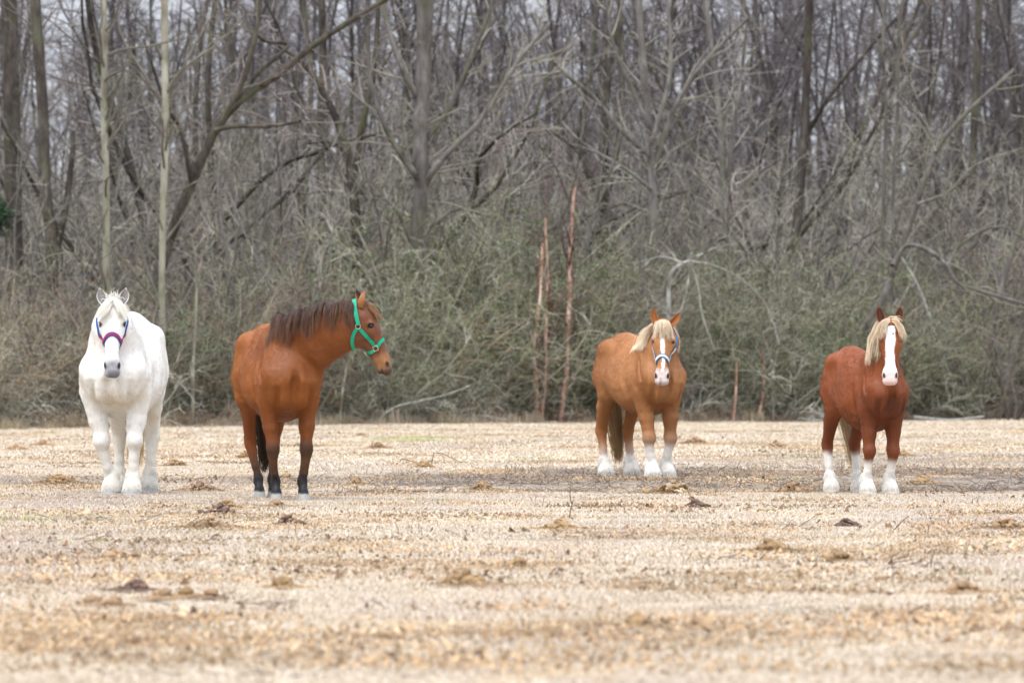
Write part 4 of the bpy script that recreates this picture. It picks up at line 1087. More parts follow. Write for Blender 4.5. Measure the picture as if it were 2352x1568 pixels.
# ------------------------------------------------------------------ the four horses
def foot(h, px, xl):
    y = 0.0; c, n = math.cos(h.rz), math.sin(h.rz)
    for _ in range(6):
        D = h.loc[1] + xl*h.S*n + y*h.S*c
        wx = (px - 1176) / FPX * D
        y = (wx - h.loc[0] - xl*h.S*c) / (-n) / h.S
    return (xl, y)
def legs(h, fr, fl, hr, hl, **kw):
    d = {}
    for k, (px, xl) in zip(('FR', 'FL', 'HR', 'HL'), (fr, fl, hr, hl)):
        d[k] = dict(hoof=foot(h, px, xl)); d[k].update(kw.get(k, {}))
    return d
def mixc(a, b, t):
    return np.asarray(a)[None, :] * (1 - t[:, None]) + np.asarray(b)[None, :] * t[:, None]
def blend(c, b, t): return c * (1 - t[:, None]) + np.asarray(b, float)[None, :] * t[:, None]
def hoof_col(h, c, V, hoofc):
    t = sstep(.082, .066, V[:, 2] + vnoise(V, 30, 5)*.008); h.hoofm = (t > .4).astype(float)
    c = blend(c, hoofc, t * .95); return blend(c, (.30, .22, .14), sstep(.03, .0, V[:, 2]) * .5)
def head_dark(c, hc, hz, nostril=(.02, .018, .018), lid=(.03, .022, .018), lidr=.030, h_mw=1.0):
    for v in (1, -1):
        q = ((hc[:, 0]-.575)/.032)**2 + ((hc[:, 1]-v*.064*h_mw)/.020)**2 + ((hc[:, 2]+.028)/.024)**2
        c = blend(c, nostril, sstep(1.2, .6, q) * hz)
        q = ((hc[:, 0]-.200)/(lidr*.75))**2 + ((hc[:, 1]-v*.104)/.03)**2 + ((hc[:, 2]+.052)/(lidr*1.1))**2
        c = blend(c, lid, sstep(1.3, .7, q) * hz)
    q = sstep(.012, .004, np.abs(hc[:, 2]+.100)) * (hc[:, 0] > .597) * hz
    return blend(c, lid, q * .9)

def front_neck(h, pts):
    out = []
    for x, z, w, d in pts:
        out.append((np.array([x, 0, z])*h.S, w*h.S, d*h.S, np.array([-.75, 0, .65])))
    e = h.P['poll'](h); f = nrm(h.P['face'](h))
    out.append((e - f*.11*h.P['head'] + np.array([0, 0, -.05]), .088*h.S, .115*h.S, np.array([-.75, 0, .65])))
    return out

def strap(h, uvw, width, mat, name, parent, n=40, off=.005, closed=False, thick=.004, loc=True):
    P = spline([h.H(*p) for p in uvw], n); P = h.f.project(P, off)
    for _ in range(2): P[1:-1] = (P[:-2] + P[1:-1]*2 + P[2:]) / 4
    nn = h.f.grad(P); V, F = ribbon(P, nn, width, thick)
    return mesh_np(name, V, F, mat, parent, False)
def ring(h, c, r, tube, mat, parent, off=.010, square=False):
    p = h.f.project(h.H(*c)[None], off)[0]; nn = h.f.grad(p[None])[0]
    a = nrm(h.ha - nn*np.dot(h.ha, nn)); b = np.cross(nn, a); V = []; F = []; m, k = 16, 6
    for i in range(m):
        t = 2*math.pi*i/m; cx, cy = math.cos(t), math.sin(t)
        if square: q = max(abs(cx), abs(cy)); cx, cy = cx/q*.9, cy/q*.9
        d = a*cx + b*cy
        for j in range(k):
            s_ = 2*math.pi*j/k; V.append(p + d*(r + tube*math.cos(s_)) + nn*tube*math.sin(s_))
    for i in range(m):
        for j in range(k): F.append([i*k+j, ((i+1) % m)*k+j, ((i+1) % m)*k+(j+1) % k, i*k+(j+1) % k])
    return mesh_np('ring', np.array(V), np.array(F), mat, parent)
def plain(name, c, rough=.6, metal=0):
    m = N(name, rough, .35); p = m.pos(True)
    m.color(m.mix(1.0, c, m.ramp(m.noise(p, 90, 2), [(.3, G(.85)), (.7, G(1.1))]), 'MULTIPLY'))
    m.b.inputs['Metallic'].default_value = metal; return m.m

def hair_cols(rng, n, a, b, clump, jit=.12):
    t = rng.rand(int(clump.max())+1)[clump]*.7 + rng.rand(n)*.3
    return (mixc(a, b, t) * (1 + jit*rng.normal(size=(n, 1)))).clip(.004, .92)

def root_tip(a, b, k):
    t = (np.linspace(0, 1, k)**1.3)[None, :, None]
    return a[:, None]*(1-t) + b[:, None]*t

def feathering(h, col, n=900, zr=(.07, .24), L=.075, zmin=.008):
    """long hair over the fetlocks down to the hoof"""
    V = h.V/h.S; m = (V[:, 2] > zr[0]) & (V[:, 2] < zr[1]); idx = np.where(m)[0]
    ii = h.rng.choice(idx, n*4); r = h.V[ii]; nn = h.nn[ii]
    d = nn*.30 + np.array([-.05, 0, -1.0]); n_ = len(r)
    q = np.floor(r*40).astype(int); key = (q[:, 0]*7 + q[:, 1]*13 + q[:, 2]*29) % 400
    c = hair_cols(h.rng, n_, col[0], col[1], key, .06)
    P = strands(h.f, r, d, L*h.rng.uniform(.5, 1.25, n_), h.rng, 6, grav=.40, off=.003, curl=.08, clump=key)
    P[:, :, 2] = np.maximum(P[:, :, 2], zmin)
    R = np.linspace(1, .3, 6)[None]*np.ones((n_, 1))*.0018
    return hair_obj('leg_feathering', P, R, c, HAIR, h.root)

def tail(h, c0, c1, length, n=900, out=.02, width=.05, sway=0.0, end=.05):
    rng = h.rng; k = 20; base = np.array([-.845, 0, 1.36])*h.S
    t = np.linspace(0, 1, k)
    P = np.zeros((n, k, 3)); cl = np.arange(n)//9; nc = cl.max()+1
    a = rng.uniform(0, 6.28, nc)[cl]; rr = np.sqrt(rng.rand(nc))[cl]; L = length*(1-.3*rng.rand(nc)[cl])*(1-.08*rng.rand(n))
    ca = rng.normal(size=(n, 2))*.006
    w = width*(.45 + 1.1*np.sin(np.pi*np.clip(t*.95, 0, 1))**.8)*(1-.35*t)
    for i in range(k):
        z = base[2] - L*t[i]; bx = base[0] - .05*h.S*math.sin(min(t[i]*6, 1.57)) - out*t[i]
        P[:, i, 0] = bx + np.cos(a)*rr*w[i]*.7 + ca[:, 0]*(1+3*t[i])
        P[:, i, 1] = np.sin(a)*rr*w[i] + ca[:, 1]*(1+3*t[i]) + sway*t[i]**1.3 + .008*np.sin(a*3+t[i]*7)
        P[:, i, 2] = z
    R = np.linspace(1, .35, k)[None]*np.ones((n, 1))*.0026
    cols = hair_cols(rng, n, c0, c1, cl)
    return hair_obj('tail', P, R, cols, HAIR, h.root)

WHITE = (.80, .79, .76)
# ---------------- white draft horse
def col_white(h, V, hc, hz, nn):
    c = np.tile(np.array(WHITE), (len(V), 1))
    d = sstep(.05, .7, vnoise(V, 3.0, 11)*.6 + vnoise(V, 9, 12)*.5) * sstep(1.4, .9, V[:, 2])
    c = blend(c, (.66, .56, .40), d*.42)
    c = blend(c, (.62, .50, .33), np.exp(-((V[:, 0]-.66)/.2)**2 - ((V[:, 2]-.86)/.09)**2 - (V[:, 1]/.16)**2)*.55)
    c = blend(c, (.55, .48, .38), sstep(.45, .8, vnoise(V, 20, 14))*.35*sstep(1.5, 1.1, V[:, 2]))
    c = blend(c, (.58, .53, .43), sstep(.75, .3, V[:, 2])*.30); c = blend(c, (.50, .46, .39), sstep(.1, .6, vnoise(V, 13, 19))*sstep(.6, .2, V[:, 2])*.45)
    mz = hz * sstep(.50, .56, hc[:, 0] + vnoise(hc, 24, 3)*.012)
    c = blend(c, (.25, .26, .29), mz*.92)
    c = blend(c, (.10, .10, .11), hz*sstep(.60, .63, hc[:, 0])*.6)
    c = blend(c, (.42, .42, .44), hz*np.exp(-((hc[:, 0]-.21)/.05)**2 - ((np.abs(hc[:, 1])-.095)/.025)**2)*.55)
    c = blend(c, (.55, .55, .57), hz*sstep(.2, .7, vnoise(hc, 16, 9))*sstep(.4, .52, hc[:, 0])*.4)
    c = head_dark(c, hc, hz, (.02, .02, .022), (.035, .032, .035), .034)
    return hoof_col(h, c, V, (.34, .34, .35))
PW = dict(
    legs=None, fat=1.06, barrel=.10, leg=1.20, belly=.03, hoof_r=.086, feather_bulk=.95, head=1.03, muzzle=1.04, knee_z=.47, tall=.05,
    poll=lambda h: h.view(258, 688, .86), axis=lambda h: h.vdir(.01, .26, -1), face=lambda h: h.vdir(0.02, 1, .26),
    neck=lambda h: front_neck(h, [(.36, 1.24, .21, .30), (.56, 1.37, .205, .25), (.68, 1.50, .165, .18)]),
    color=col_white, ears=[(.95, .26, .12, .150)]*2, ear_open=(1, .1), ear_r=.050, body_label='white coat with dirty yellowish chest and grey muzzle',
    earcol=lambda i, t: np.where(i[:, None] > 0, mixc((.13, .12, .12), (.42, .40, .39), t), mixc(WHITE, WHITE, t)))
def make_white():
    h = Horse(284, 51.0, -4.5, 1.0, 'horse', 'white horse with grey muzzle and red and blue halter, leftmost of the four', PW)
    PW['legs'] = legs(h, (255, .48), (303, .60), (272, -.78), (342, -.64))
    h.build(); rng = h.rng
    h.fur(150000*Q_FUR//100, .011)
    # mane: short, mostly behind the head, both sides
    n = 1600; r, d, t = h.crest(n, .25, 1.0); cl = np.arange(n)//10
    sd = np.where(rng.rand(n) < .6, -1, 1)[:, None]*np.array([0, 1, 0])
    h.hair('mane', r, d + sd*.9 + rng.normal(size=(n, 3))*.15, .26*rng.uniform(.6, 1.1, n), hair_cols(rng, n, (.80, .78, .72), (.66, .62, .52), cl, .04), grav=.25, clump=cl, curl=.10, side=sd, sidew=.25)
    # forelock: parted, sweeping to both sides over the brow
    n = 700; cl = np.arange(n)//12; u = rng.uniform(-.01, .05, n); v = rng.normal(size=n)*.032
    sg = np.where(v + rng.normal(size=n)*.008 > 0.008, 1, -1)
    r = h.f.project(np.array([h.H(a, b, -.01) for a, b in zip(u, v)]), -.002)
    d = h.ha*.60 + h.hf*.20 + h.hl*sg[:, None]*(.65 + .35*rng.rand(n))[:, None]
    h.hair('forelock', r, d, .17*rng.uniform(.55, 1.1, n), hair_cols(rng, n, (.82, .80, .74), (.70, .67, .58), cl, .04), grav=.10, clump=cl, curl=.05, off=.008)
    n = 70; cl = np.arange(n)//5; r = h.f.project(np.array([h.H(-.01, b, -.06) for b in rng.normal(size=n)*.03]), -.002)
    h.hair('mane_tuft', r, -h.ha + rng.normal(size=(n, 3))*.35, .10*rng.uniform(.5, 1.2, n), hair_cols(rng, n, (.8, .78, .72), (.7, .67, .6), cl), grav=.08, clump=cl, curl=.35, collide=False)
    tail(h, (.62, .42, .17), (.72, .55, .30), 1.16, 700, width=.06, sway=-.02)
    feathering(h, ((.78, .76, .70), (.72, .69, .61)), 1300, L=.045, zmin=.045)
    # halter
    blue = plain('blue_webbing', (.012, .085, .34)); red = plain('red_padding', (.30, .02, .10)); met = plain('buckle_steel', (.55, .55, .55), .3, 1)
    hal = strap(h, [(.0, -.10, -.12), (.12, -.125, -.13), (.22, -.125, -.10), (.31, -.12, -.10), (.385, -.09, -.085)], .022, blue, 'halter', h.root)
    hal['label'] = 'blue halter with red padded noseband'
    strap(h, [(.0, .10, -.12), (.12, .125, -.13), (.22, .125, -.10), (.31, .12, -.10), (.385, .09, -.085)], .022, blue, 'cheek_strap', hal)
    for v in (1, -1):
        strap(h, [(.28, v*.12, -.10), (.33, v*.115, -.10), (.375, v*.095, -.085)], .026, red, 'cheek_padding', hal, 14, .0095)
        ring(h, (.385, v*.088, -.080), .017, .004, met, hal)
        strap(h, [(.39, v*.085, -.085), (.44, v*.065, -.13), (.46, v*.03, -.17)], .02, blue, 'chin_strap', hal, 18)
    nb = [(.385, -.085, -.08), (.345, -.075, -.03), (.315, -.045, 0), (.30, 0, .01), (.315, .045, 0), (.345, .075, -.03), (.385, .085, -.08)]
    strap(h, nb, .038, blue, 'noseband', hal, 44); strap(h, nb, .022, red, 'noseband_padding', hal, 44, .0105)
    return h

# ---------------- bay horse
def col_bay(h, V, hc, hz, nn):
    c = np.tile(np.array((.270, .086, .017)), (len(V), 1))
    c = blend(c, (.19, .055, .013), sstep(-.3, .6, vnoise(V, 2.3, 21))*.6)
    c = blend(c, (.145, .043, .014), sstep(.42, .80, V[:, 0])*sstep(.80, 1.25, V[:, 2])*.62); c = blend(c, (.17, .05, .014), sstep(1.0, .72, V[:, 2])*.55)  # neck is darker coat; shade painted into the breast and underside
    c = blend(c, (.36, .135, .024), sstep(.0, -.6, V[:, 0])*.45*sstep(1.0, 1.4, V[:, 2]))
    lg = np.where(V[:, 0] > 0, sstep(.60, .47, V[:, 2] + vnoise(V, 7, 4)*.03), sstep(.50, .32, V[:, 2] + vnoise(V, 7, 4)*.03))
    c = blend(c, (.050, .026, .017), lg*.92); c = blend(c, (.018, .017, .020), sstep(.27, .19, V[:, 2]))
    c = blend(c, (.17, .075, .032), sstep(.10, .0, np.abs(V[:, 2]-.36))*.35)
    c = blend(c, (.15, .060, .032), hz*.75)
    c = blend(c, (.31, .15, .062), hz*sstep(.44, .53, hc[:, 0] + vnoise(hc, 12, 2)*.03)*.75)
    c = blend(c, (.035, .022, .018), hz*sstep(.565, .625, hc[:, 0] + vnoise(hc, 20, 6)*.01)*.85)
    c = head_dark(c, hc, hz)
    return hoof_col(h, c, V, (.36, .35, .33))
def bay_neck(h):
    o = []
    for px, py, t, w, d, dx in [(645, 808, .22, .19, .26, -.15), (682, 800, .46, .165, .27, -.22), (722, 778, .60, .135, .245, -.25), (765, 757, .68, .115, .21, -.15), (805, 745, .70, .098, .175, .0), (832, 740, .70, .085, .13, .1)]:
        o.append((h.view(px, py, t), w*.98, d*.98, h.vdir(dx, .0, 1)))
    return o
PB = dict(
    legs=None, fat=.97, barrel=.04, leg=.94, hoof_r=.058, head=.94, hi=(1.6, 1.15, 2.0),
    poll=lambda h: h.view(850, 693, .70), axis=lambda h: h.vdir(.36, .0, -1), face=lambda h: h.vdir(1, .12, .34),
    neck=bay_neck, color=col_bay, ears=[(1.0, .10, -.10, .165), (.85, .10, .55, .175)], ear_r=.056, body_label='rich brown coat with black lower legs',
    ear_dir=lambda h, v: h.vdir(.8, -.2 if v < 0 else .5, -.3),
    earcol=lambda i, t: np.where(i[:, None] > 0, mixc((.10, .05, .03), (.08, .04, .03), t), mixc((.34, .14, .05), (.06, .03, .02), sstep(.6, 1, t))))
def make_bay():
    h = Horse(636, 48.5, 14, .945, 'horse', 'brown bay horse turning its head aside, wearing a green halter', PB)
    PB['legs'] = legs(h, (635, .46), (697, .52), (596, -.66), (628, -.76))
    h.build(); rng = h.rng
    h.fur(150000*Q_FUR//100, .008, .0007)
    sidev = h.vdir(-.05, 1, 0)
    n = 4200; r, d, t = h.crest(n, .10, .94); cl = np.arange(n)//13
    srt = np.argsort(t + rng.normal(size=n)*.004); r, d, t = r[srt], d[srt], t[srt]
    h.hair('mane', r, d*.35 + sidev*.9 + rng.normal(size=(n, 3))*.10 + h.vdir(-1, 0, 0)*.55, lerp(.33, .22, t)*rng.uniform(.35, 1.2, int(cl.max())+1)[cl]*rng.uniform(.85, 1.1, n),
           root_tip(hair_cols(rng, n, (.016, .012, .016), (.055, .028, .022), cl, .25), hair_cols(rng, n, (.06, .028, .018), (.27, .12, .055), cl, .25), 14), steps=14, grav=.26, clump=cl, curl=.13, side=sidev[None], sidew=.35, off=.010, rad=.0016, label='long dark mane lying over the neck')
    n = 500; r, d, t = h.crest(n, .15, .95); cl = np.arange(n)//4
    h.hair('mane_tuft', r, d + rng.normal(size=(n, 3))*.3 + h.vdir(-.5, 0, 0)*.5, .06*rng.uniform(.4, 1.1, n), hair_cols(rng, n, (.05, .03, .03), (.20, .11, .07), cl, .2), grav=.05, clump=cl, curl=.2, collide=False, rad=.0016)
    n = 260; cl = np.arange(n)//8; r = h.f.project(np.array([h.H(a, b, -.01) for a, b in zip(rng.uniform(-.01, .04, n), rng.normal(size=n)*.025)]), -.002)
    h.hair('forelock', r, h.ha*1.1 + h.hf*.12 + rng.normal(size=(n, 3))*.06, .15*rng.uniform(.5, 1.1, n), hair_cols(rng, n, (.10, .05, .03), (.46, .26, .11), cl), grav=.05, clump=cl, curl=.05, off=.004)
    tail(h, (.020, .014, .012), (.10, .055, .03), 1.10, 700, width=.05, sway=.07)
    green = plain('green_webbing', (.004, .33, .19)); met = plain('buckle_nickel', (.62, .58, .52), .28, 1)
    hal = empty('halter'); hal.parent = h.root; hal['label'] = 'bright green webbing halter with nickel rings'
    for v in (1, -1):
        strap(h, [(-.035, v*.03, -.115), (-.01, v*.085, -.13), (.07, v*.105, -.155), (.155, v*.105, -.165)], .034, green, 'crown_strap', hal, 26, .020)
        ring(h, (.165, v*.105, -.170), .021, .0045, met, hal)
        strap(h, [(.18, v*.10, -.165), (.27, v*.09, -.125), (.36, v*.07, -.095), (.395, v*.065, -.085)], .030, green, 'cheek_strap', hal, 30, .004)
        strap(h, [(.175, v*.10, -.185), (.20, v*.09, -.225), (.245, v*.06, -.262), (.26, v*.02, -.27)], .030, green, 'throat_strap', hal, 26, .004)
        ring(h, (.405, v*.062, -.085), .022, .004, met, hal, square=True)
        strap(h, [(.42, v*.06, -.10), (.425, v*.052, -.14), (.42, v*.03, -.17), (.42, 0, -.185)], .028, green, 'chin_strap', hal, 20, .004)
    strap(h, [(.40, -.064, -.070), (.37, -.06, -.03), (.355, -.03, 0), (.35, 0, .01), (.355, .03, 0), (.37, .06, -.03), (.40, .064, -.070)], .030, green, 'noseband', hal, 40, .004)
    # the ring hanging under the chin
    ring(h, (.425, -.012, -.20), .025, .004, met, hal, off=.02)
    return h

# ---------------- sorrel with blue halter, chestnut with blaze
def socks(c, V, zc, amt=1.0, col=(.74, .72, .68), seed=3, wid=.03):
    return blend(c, col, sstep(zc + wid, zc - wid, V[:, 2] + vnoise(V, 14, seed)*.02)*amt)
def blaze(c, hc, hz, path, width, col=(.80, .78, .76), seed=1):
    pu, pv, pw = zip(*path); v0 = np.interp(hc[:, 0], pu, pv); w = np.interp(hc[:, 0], pu, pw)*width
    e = np.abs(hc[:, 1] + vnoise(hc, 26, seed)*.007 + vnoise(hc, 60, seed)*.004 - v0) / (w + 1e-4)
    return blend(c, col, sstep(1.12, .88, e)*hz*(hc[:, 2] > -.075)*(hc[:, 0] > pu[0])*(hc[:, 0] < pu[-1]))
def col_sorrel(h, V, hc, hz, nn):
    c = np.tile(np.array((.375, .170, .066)), (len(V), 1))
    c = blend(c, (.25, .092, .026), sstep(-.3, .6, vnoise(V, 2.5, 31))*.5)
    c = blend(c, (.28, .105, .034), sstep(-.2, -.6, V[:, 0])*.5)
    c = blend(c, (.22, .09, .035), sstep(1.0, .70, V[:, 2])*.30)  # darkens downwards: belly shade painted into the coat colour
    fr = V[:, 0] > 0; z = V[:, 2].copy()
    c1 = socks(c, V, .38, .92, wid=.06); c2 = socks(c, V, .30, .85, wid=.09)
    c = np.where(fr[:, None], c1, c2); c = blend(c, (.50, .36, .24), np.exp(-((V[:, 2]-np.where(fr, .44, .36))/.05)**2)*.35)
    c = blaze(c, hc, hz, [(.0, 0, .8), (.2, .0, 1.0), (.32, .006, .9), (.42, .012, .55), (.50, .008, .5), (.56, 0, 1.3), (.60, 0, 1.6)], .024)
    mz = hz*sstep(.50, .57, hc[:, 0] + np.abs(hc[:, 1])*.5 + vnoise(hc, 20, 3)*.015)
    c = blend(c, (.62, .52, .50), mz*.9)
    c = blend(c, (.22, .19, .20), mz*sstep(.0, .5, vnoise(hc, 34, 8))*.8)
    c = head_dark(c, hc, hz)
    return hoof_col(h, c, V, (.25, .24, .25))
PS = dict(
    legs=None, fat=1.03, chest=.83, barrel=.05, leg=1.16, belly=.02, hoof_r=.082, feather_bulk=1.05, head=1.0, muzzle=1.22, knee_z=.43,
    poll=lambda h: h.view(1523, 738, .80), axis=lambda h: h.vdir(-.03, .28, -1), face=lambda h: h.vdir(-.05, 1, .28),
    neck=lambda h: front_neck(h, [(.36, 1.24, .18, .29), (.56, 1.38, .155, .25), (.72, 1.50, .125, .18)]),
    color=col_sorrel, ears=[(.80, .60, .12, .175), (.98, .20, .12, .185)], ear_open=(.55, -.1), body_label='light sorrel coat with white socks and a white blaze',
    earcol=lambda i, t: np.where(i[:, None] > 0, mixc((.30, .10, .03), (.34, .12, .035), t), mixc((.42, .18, .06), (.36, .14, .05), t)))
def make_sorrel():
    h = Horse(1471, 60.0, 21, .965, 'horse', 'light sorrel horse with thick blond forelock and pale blue halter', PS)
    PS['legs'] = legs(h, (1499, .56), (1533, .46), (1392, -.66), (1451, -.70), )
    h.build(); rng = h.rng
    h.fur(130000*Q_FUR//100, .010)
    lo, hi = (.62, .47, .30), (.84, .74, .58)
    n = 2200; cl = np.arange(n)//12; r, d, t = h.crest(n, .35, 1.0)
    sg = np.where(rng.rand(n) < .75, -1, 1)[:, None]; sd = h.vdir(1, 0, 0)*sg
    h.hair('mane', r, d*.4 + sd*.9 + rng.normal(size=(n, 3))*.12, .34*rng.uniform(.6, 1.1, n), hair_cols(rng, n, lo, hi, cl, .06), grav=.28, clump=cl, curl=.10, side=sd, sidew=.25, off=.012)
    n = 1100; cl = np.arange(n)//16; v = rng.uniform(-.058, .058, int(cl.max())+1)[cl] + rng.normal(size=n)*.003
    r = h.f.project(np.array([h.H(a, b, -.02) for a, b in zip(rng.uniform(-.03, .035, n), v)]), -.002)
    h.hair('forelock', r, h.hf*.55 + h.ha*.45 + h.hl*(v*9 + rng.normal(size=int(cl.max())+1)[cl]*.30)[:, None], .185*rng.uniform(.35, 1.15, int(cl.max())+1)[cl]*rng.uniform(.8, 1.1, n), hair_cols(rng, n, (.48, .34, .20), hi, cl, .10), grav=.30, clump=cl, curl=.16, off=.010, rad=.0017, label='thick blond forelock hanging over the eyes')
    tail(h, (.20, .12, .055), (.46, .30, .14), 1.20, 900, width=.06, sway=.12, out=.05)
    feathering(h, ((.76, .74, .70), (.70, .67, .61)), 1600, L=.075)
    blue = plain('blue_halter_webbing', (.006, .17, .42)); pale = plain('white_padding', (.66, .72, .78)); met = plain('halter_steel', (.6, .6, .6), .3, 1)
    hal = strap(h, [(.0, -.10, -.12), (.12, -.125, -.13), (.22, -.125, -.10), (.31, -.12, -.10), (.43, -.076, -.085)], .020, blue, 'halter', h.root)
    hal['label'] = 'blue halter with white padded noseband'
    strap(h, [(.0, .10, -.12), (.12, .125, -.13), (.22, .125, -.10), (.31, .12, -.10), (.43, .076, -.085)], .020, blue, 'cheek_strap', hal)
    for v in (1, -1):
        strap(h, [(.25, v*.12, -.10), (.32, v*.11, -.10), (.42, v*.080, -.085)], .022, pale, 'cheek_padding', hal, 14, .0095)
        ring(h, (.43, v*.074, -.082), .016, .004, met, hal)
        strap(h, [(.435, v*.070, -.09), (.475, v*.056, -.12), (.49, v*.03, -.14)], .02, blue, 'chin_strap', hal, 18)
    nb = [(.43, -.072, -.08), (.40, -.06, -.03), (.375, -.035, 0), (.365, 0, .01), (.375, .035, 0), (.40, .06, -.03), (.43, .072, -.08)]
    strap(h, nb, .040, blue, 'noseband', hal, 44); strap(h, nb, .022, pale, 'noseband_padding', hal, 44, .0105)
    return h

def col_chestnut(h, V, hc, hz, nn):
    c = np.tile(np.array((.225, .060, .017)), (len(V), 1))
    c = blend(c, (.14, .034, .011), sstep(-.2, .7, vnoise(V, 2.5, 41))*.55)
    c = blend(c, (.065, .018, .010), np.exp(-((V[:, 0]-.70)/.25)**2 - ((V[:, 2]-.95)/.14)**2 - (V[:, 1]/.22)**2)*.85)  # dark breast patch of the coat, deepened with painted shade
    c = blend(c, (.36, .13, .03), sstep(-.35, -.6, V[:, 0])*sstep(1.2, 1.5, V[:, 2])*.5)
    c = blend(c, (.11, .030, .012), sstep(1.0, .72, V[:, 2])*.5)  # browner legs, with underside shade painted into the coat as well
    fr = V[:, 0] > 0
    c = np.where(fr[:, None], socks(c, V, .36, wid=.05), socks(c, V, .44, wid=.05))
    c = blend(c, (.25, .085, .03), hz*.5)
    c = blaze(c, hc, hz, [(.06, .004, .9), (.13, .004, 1.0), (.22, .004, .95), (.32, .0, .85), (.46, .0, .95), (.52, 0, 1.5), (.60, 0, 2.2)], .052, (.86, .85, .84))
    c = blend(c, (.70, .55, .52), hz*sstep(.52, .57, hc[:, 0])*.9)
    q = ((hc[:, 0]-.145)/.010)**2 + ((hc[:, 1]-.032)/.010)**2
    c = blend(c, (.05, .04, .04), sstep(1.3, .8, q)*hz*(hc[:, 2] > -.06))
    c = head_dark(c, hc, hz, (.035, .03, .035))
    return hoof_col(h, c, V, (.52, .48, .42))
def rib_marks(h):
    """the faint rib and hip hollows of the lean horse"""
    S = h.S
    for x in (-.22, -.13, -.04, .05, .14):
        for sg in (1, -1):
            h.f.seg(np.array([x, sg*.325, 1.32])*S, np.array([x-.07, sg*.352, .98])*S, (1, 0, 0), .012*S, .012*S, .05*S, cut=True)
    for sg in (1, -1): h.f.blob(np.array([-.33, sg*.36, 1.36])*S, .09*S, .08*S, True)
PC = dict(
    legs=None, fat=.90, chest=.84, barrel=.08, leg=1.12, belly=.04, hoof_r=.084, feather_bulk=.92, head=.87, muzzle=1.22, ear_r=.050, extra=rib_marks,
    poll=lambda h: h.view(2044, 734, .70), axis=lambda h: h.vdir(-.01, .26, -1), face=lambda h: h.vdir(-.03, 1, .26),
    neck=lambda h: front_neck(h, [(.36, 1.24, .165, .28), (.56, 1.40, .135, .24), (.74, 1.62, .105, .18)]),
    color=col_chestnut, ears=[(.97, .20, .12, .18), (.97, .20, .12, .18)], ear_open=(1, .05), body_label='dark chestnut coat with white blaze and stockings',
    earcol=lambda i, t: np.where(i[:, None] > 0, mixc((.05, .018, .01), (.13, .045, .02), t), mixc((.30, .10, .03), (.28, .09, .03), t)))
def make_chestnut():
    h = Horse(1988, 51.2, 17, .84, 'horse', 'dark chestnut horse with wide white blaze and no halter, rightmost of the four', PC)
    PC['legs'] = legs(h, (1993, .50), (2045, .46), (1910, -.66), (1972, -.74))
    h.build(); rng = h.rng
    h.fur(120000*Q_FUR//100, .008, .0008)
    lo, hi = (.60, .43, .26), (.84, .74, .58)
    n = 2400; k = 14; cl = np.arange(n)//14; nc = int(cl.max())+1; r, d, t = h.crest(n, .62, 1.0)
    q = rng.uniform(.03, .17, nc)[cl] + rng.normal(size=n)*.006; L = rng.uniform(.18, .31, nc)[cl]*rng.uniform(.9, 1.05, n); fw = rng.uniform(-.02, .12, nc)[cl]; u = np.linspace(0, 1, k)
    sd, fo = h.vdir(-1, .0, 0), h.vdir(0, 1, 0); ph = rng.uniform(0, 6.28, nc)[cl]
    P = r[:, None] + sd*(q[:, None]*(1-(1-u)**2.4) + .010*np.sin(ph[:, None]+u*5)*u)[..., None] + fo*(fw[:, None]*u**.7)[..., None]
    P[:, :, 2] += (.05*np.sin(np.pi*np.clip(u*2.2, 0, 1))[None] - L[:, None]*u**1.25)
    o = hair_obj('mane', P, np.linspace(1, .25, k)[None]*np.ones((n, 1))*.0022, hair_cols(rng, n, (.52, .38, .23), hi, cl, .08), HAIR, h.root); o['label'] = 'long blond mane hanging to one side'
    n = 650; cl = np.arange(n)//14; v = (rng.normal(size=int(cl.max())+1)*.026)[cl] + .002; sg = np.where(v < .012, -1, 1)
    r = h.f.project(np.array([h.H(a, b, -.02) for a, b in zip(rng.uniform(-.03, .02, n), v)]), -.002)
    h.hair('forelock', r, h.hf*.25 + h.ha*.5 + h.hl*(sg*(.55 + .45*rng.rand(n)))[:, None], .20*rng.uniform(.55, 1.1, n), hair_cols(rng, n, (.44, .29, .16), hi, cl, .10), grav=.14, clump=cl, curl=.10, off=.008, rad=.0017)
    n = 40; cl = np.arange(n)//5; r = h.f.project(np.array([h.H(-.03, b, -.05) for b in rng.normal(size=n)*.01]), -.002)
    h.hair('mane_tuft', r, -h.ha*.6 + h.hl*1.0 + rng.normal(size=(n, 3))*.08, .11*rng.uniform(.6, 1.1, n), hair_cols(rng, n, lo, hi, cl), grav=.12, clump=cl, curl=.05, collide=False)
    tail(h, (.50, .34, .17), (.74, .62, .44), 1.00, 450, width=.038, sway=.19)
    feathering(h, ((.76, .74, .70), (.72, .69, .64)), 1300, L=.045)
    return h
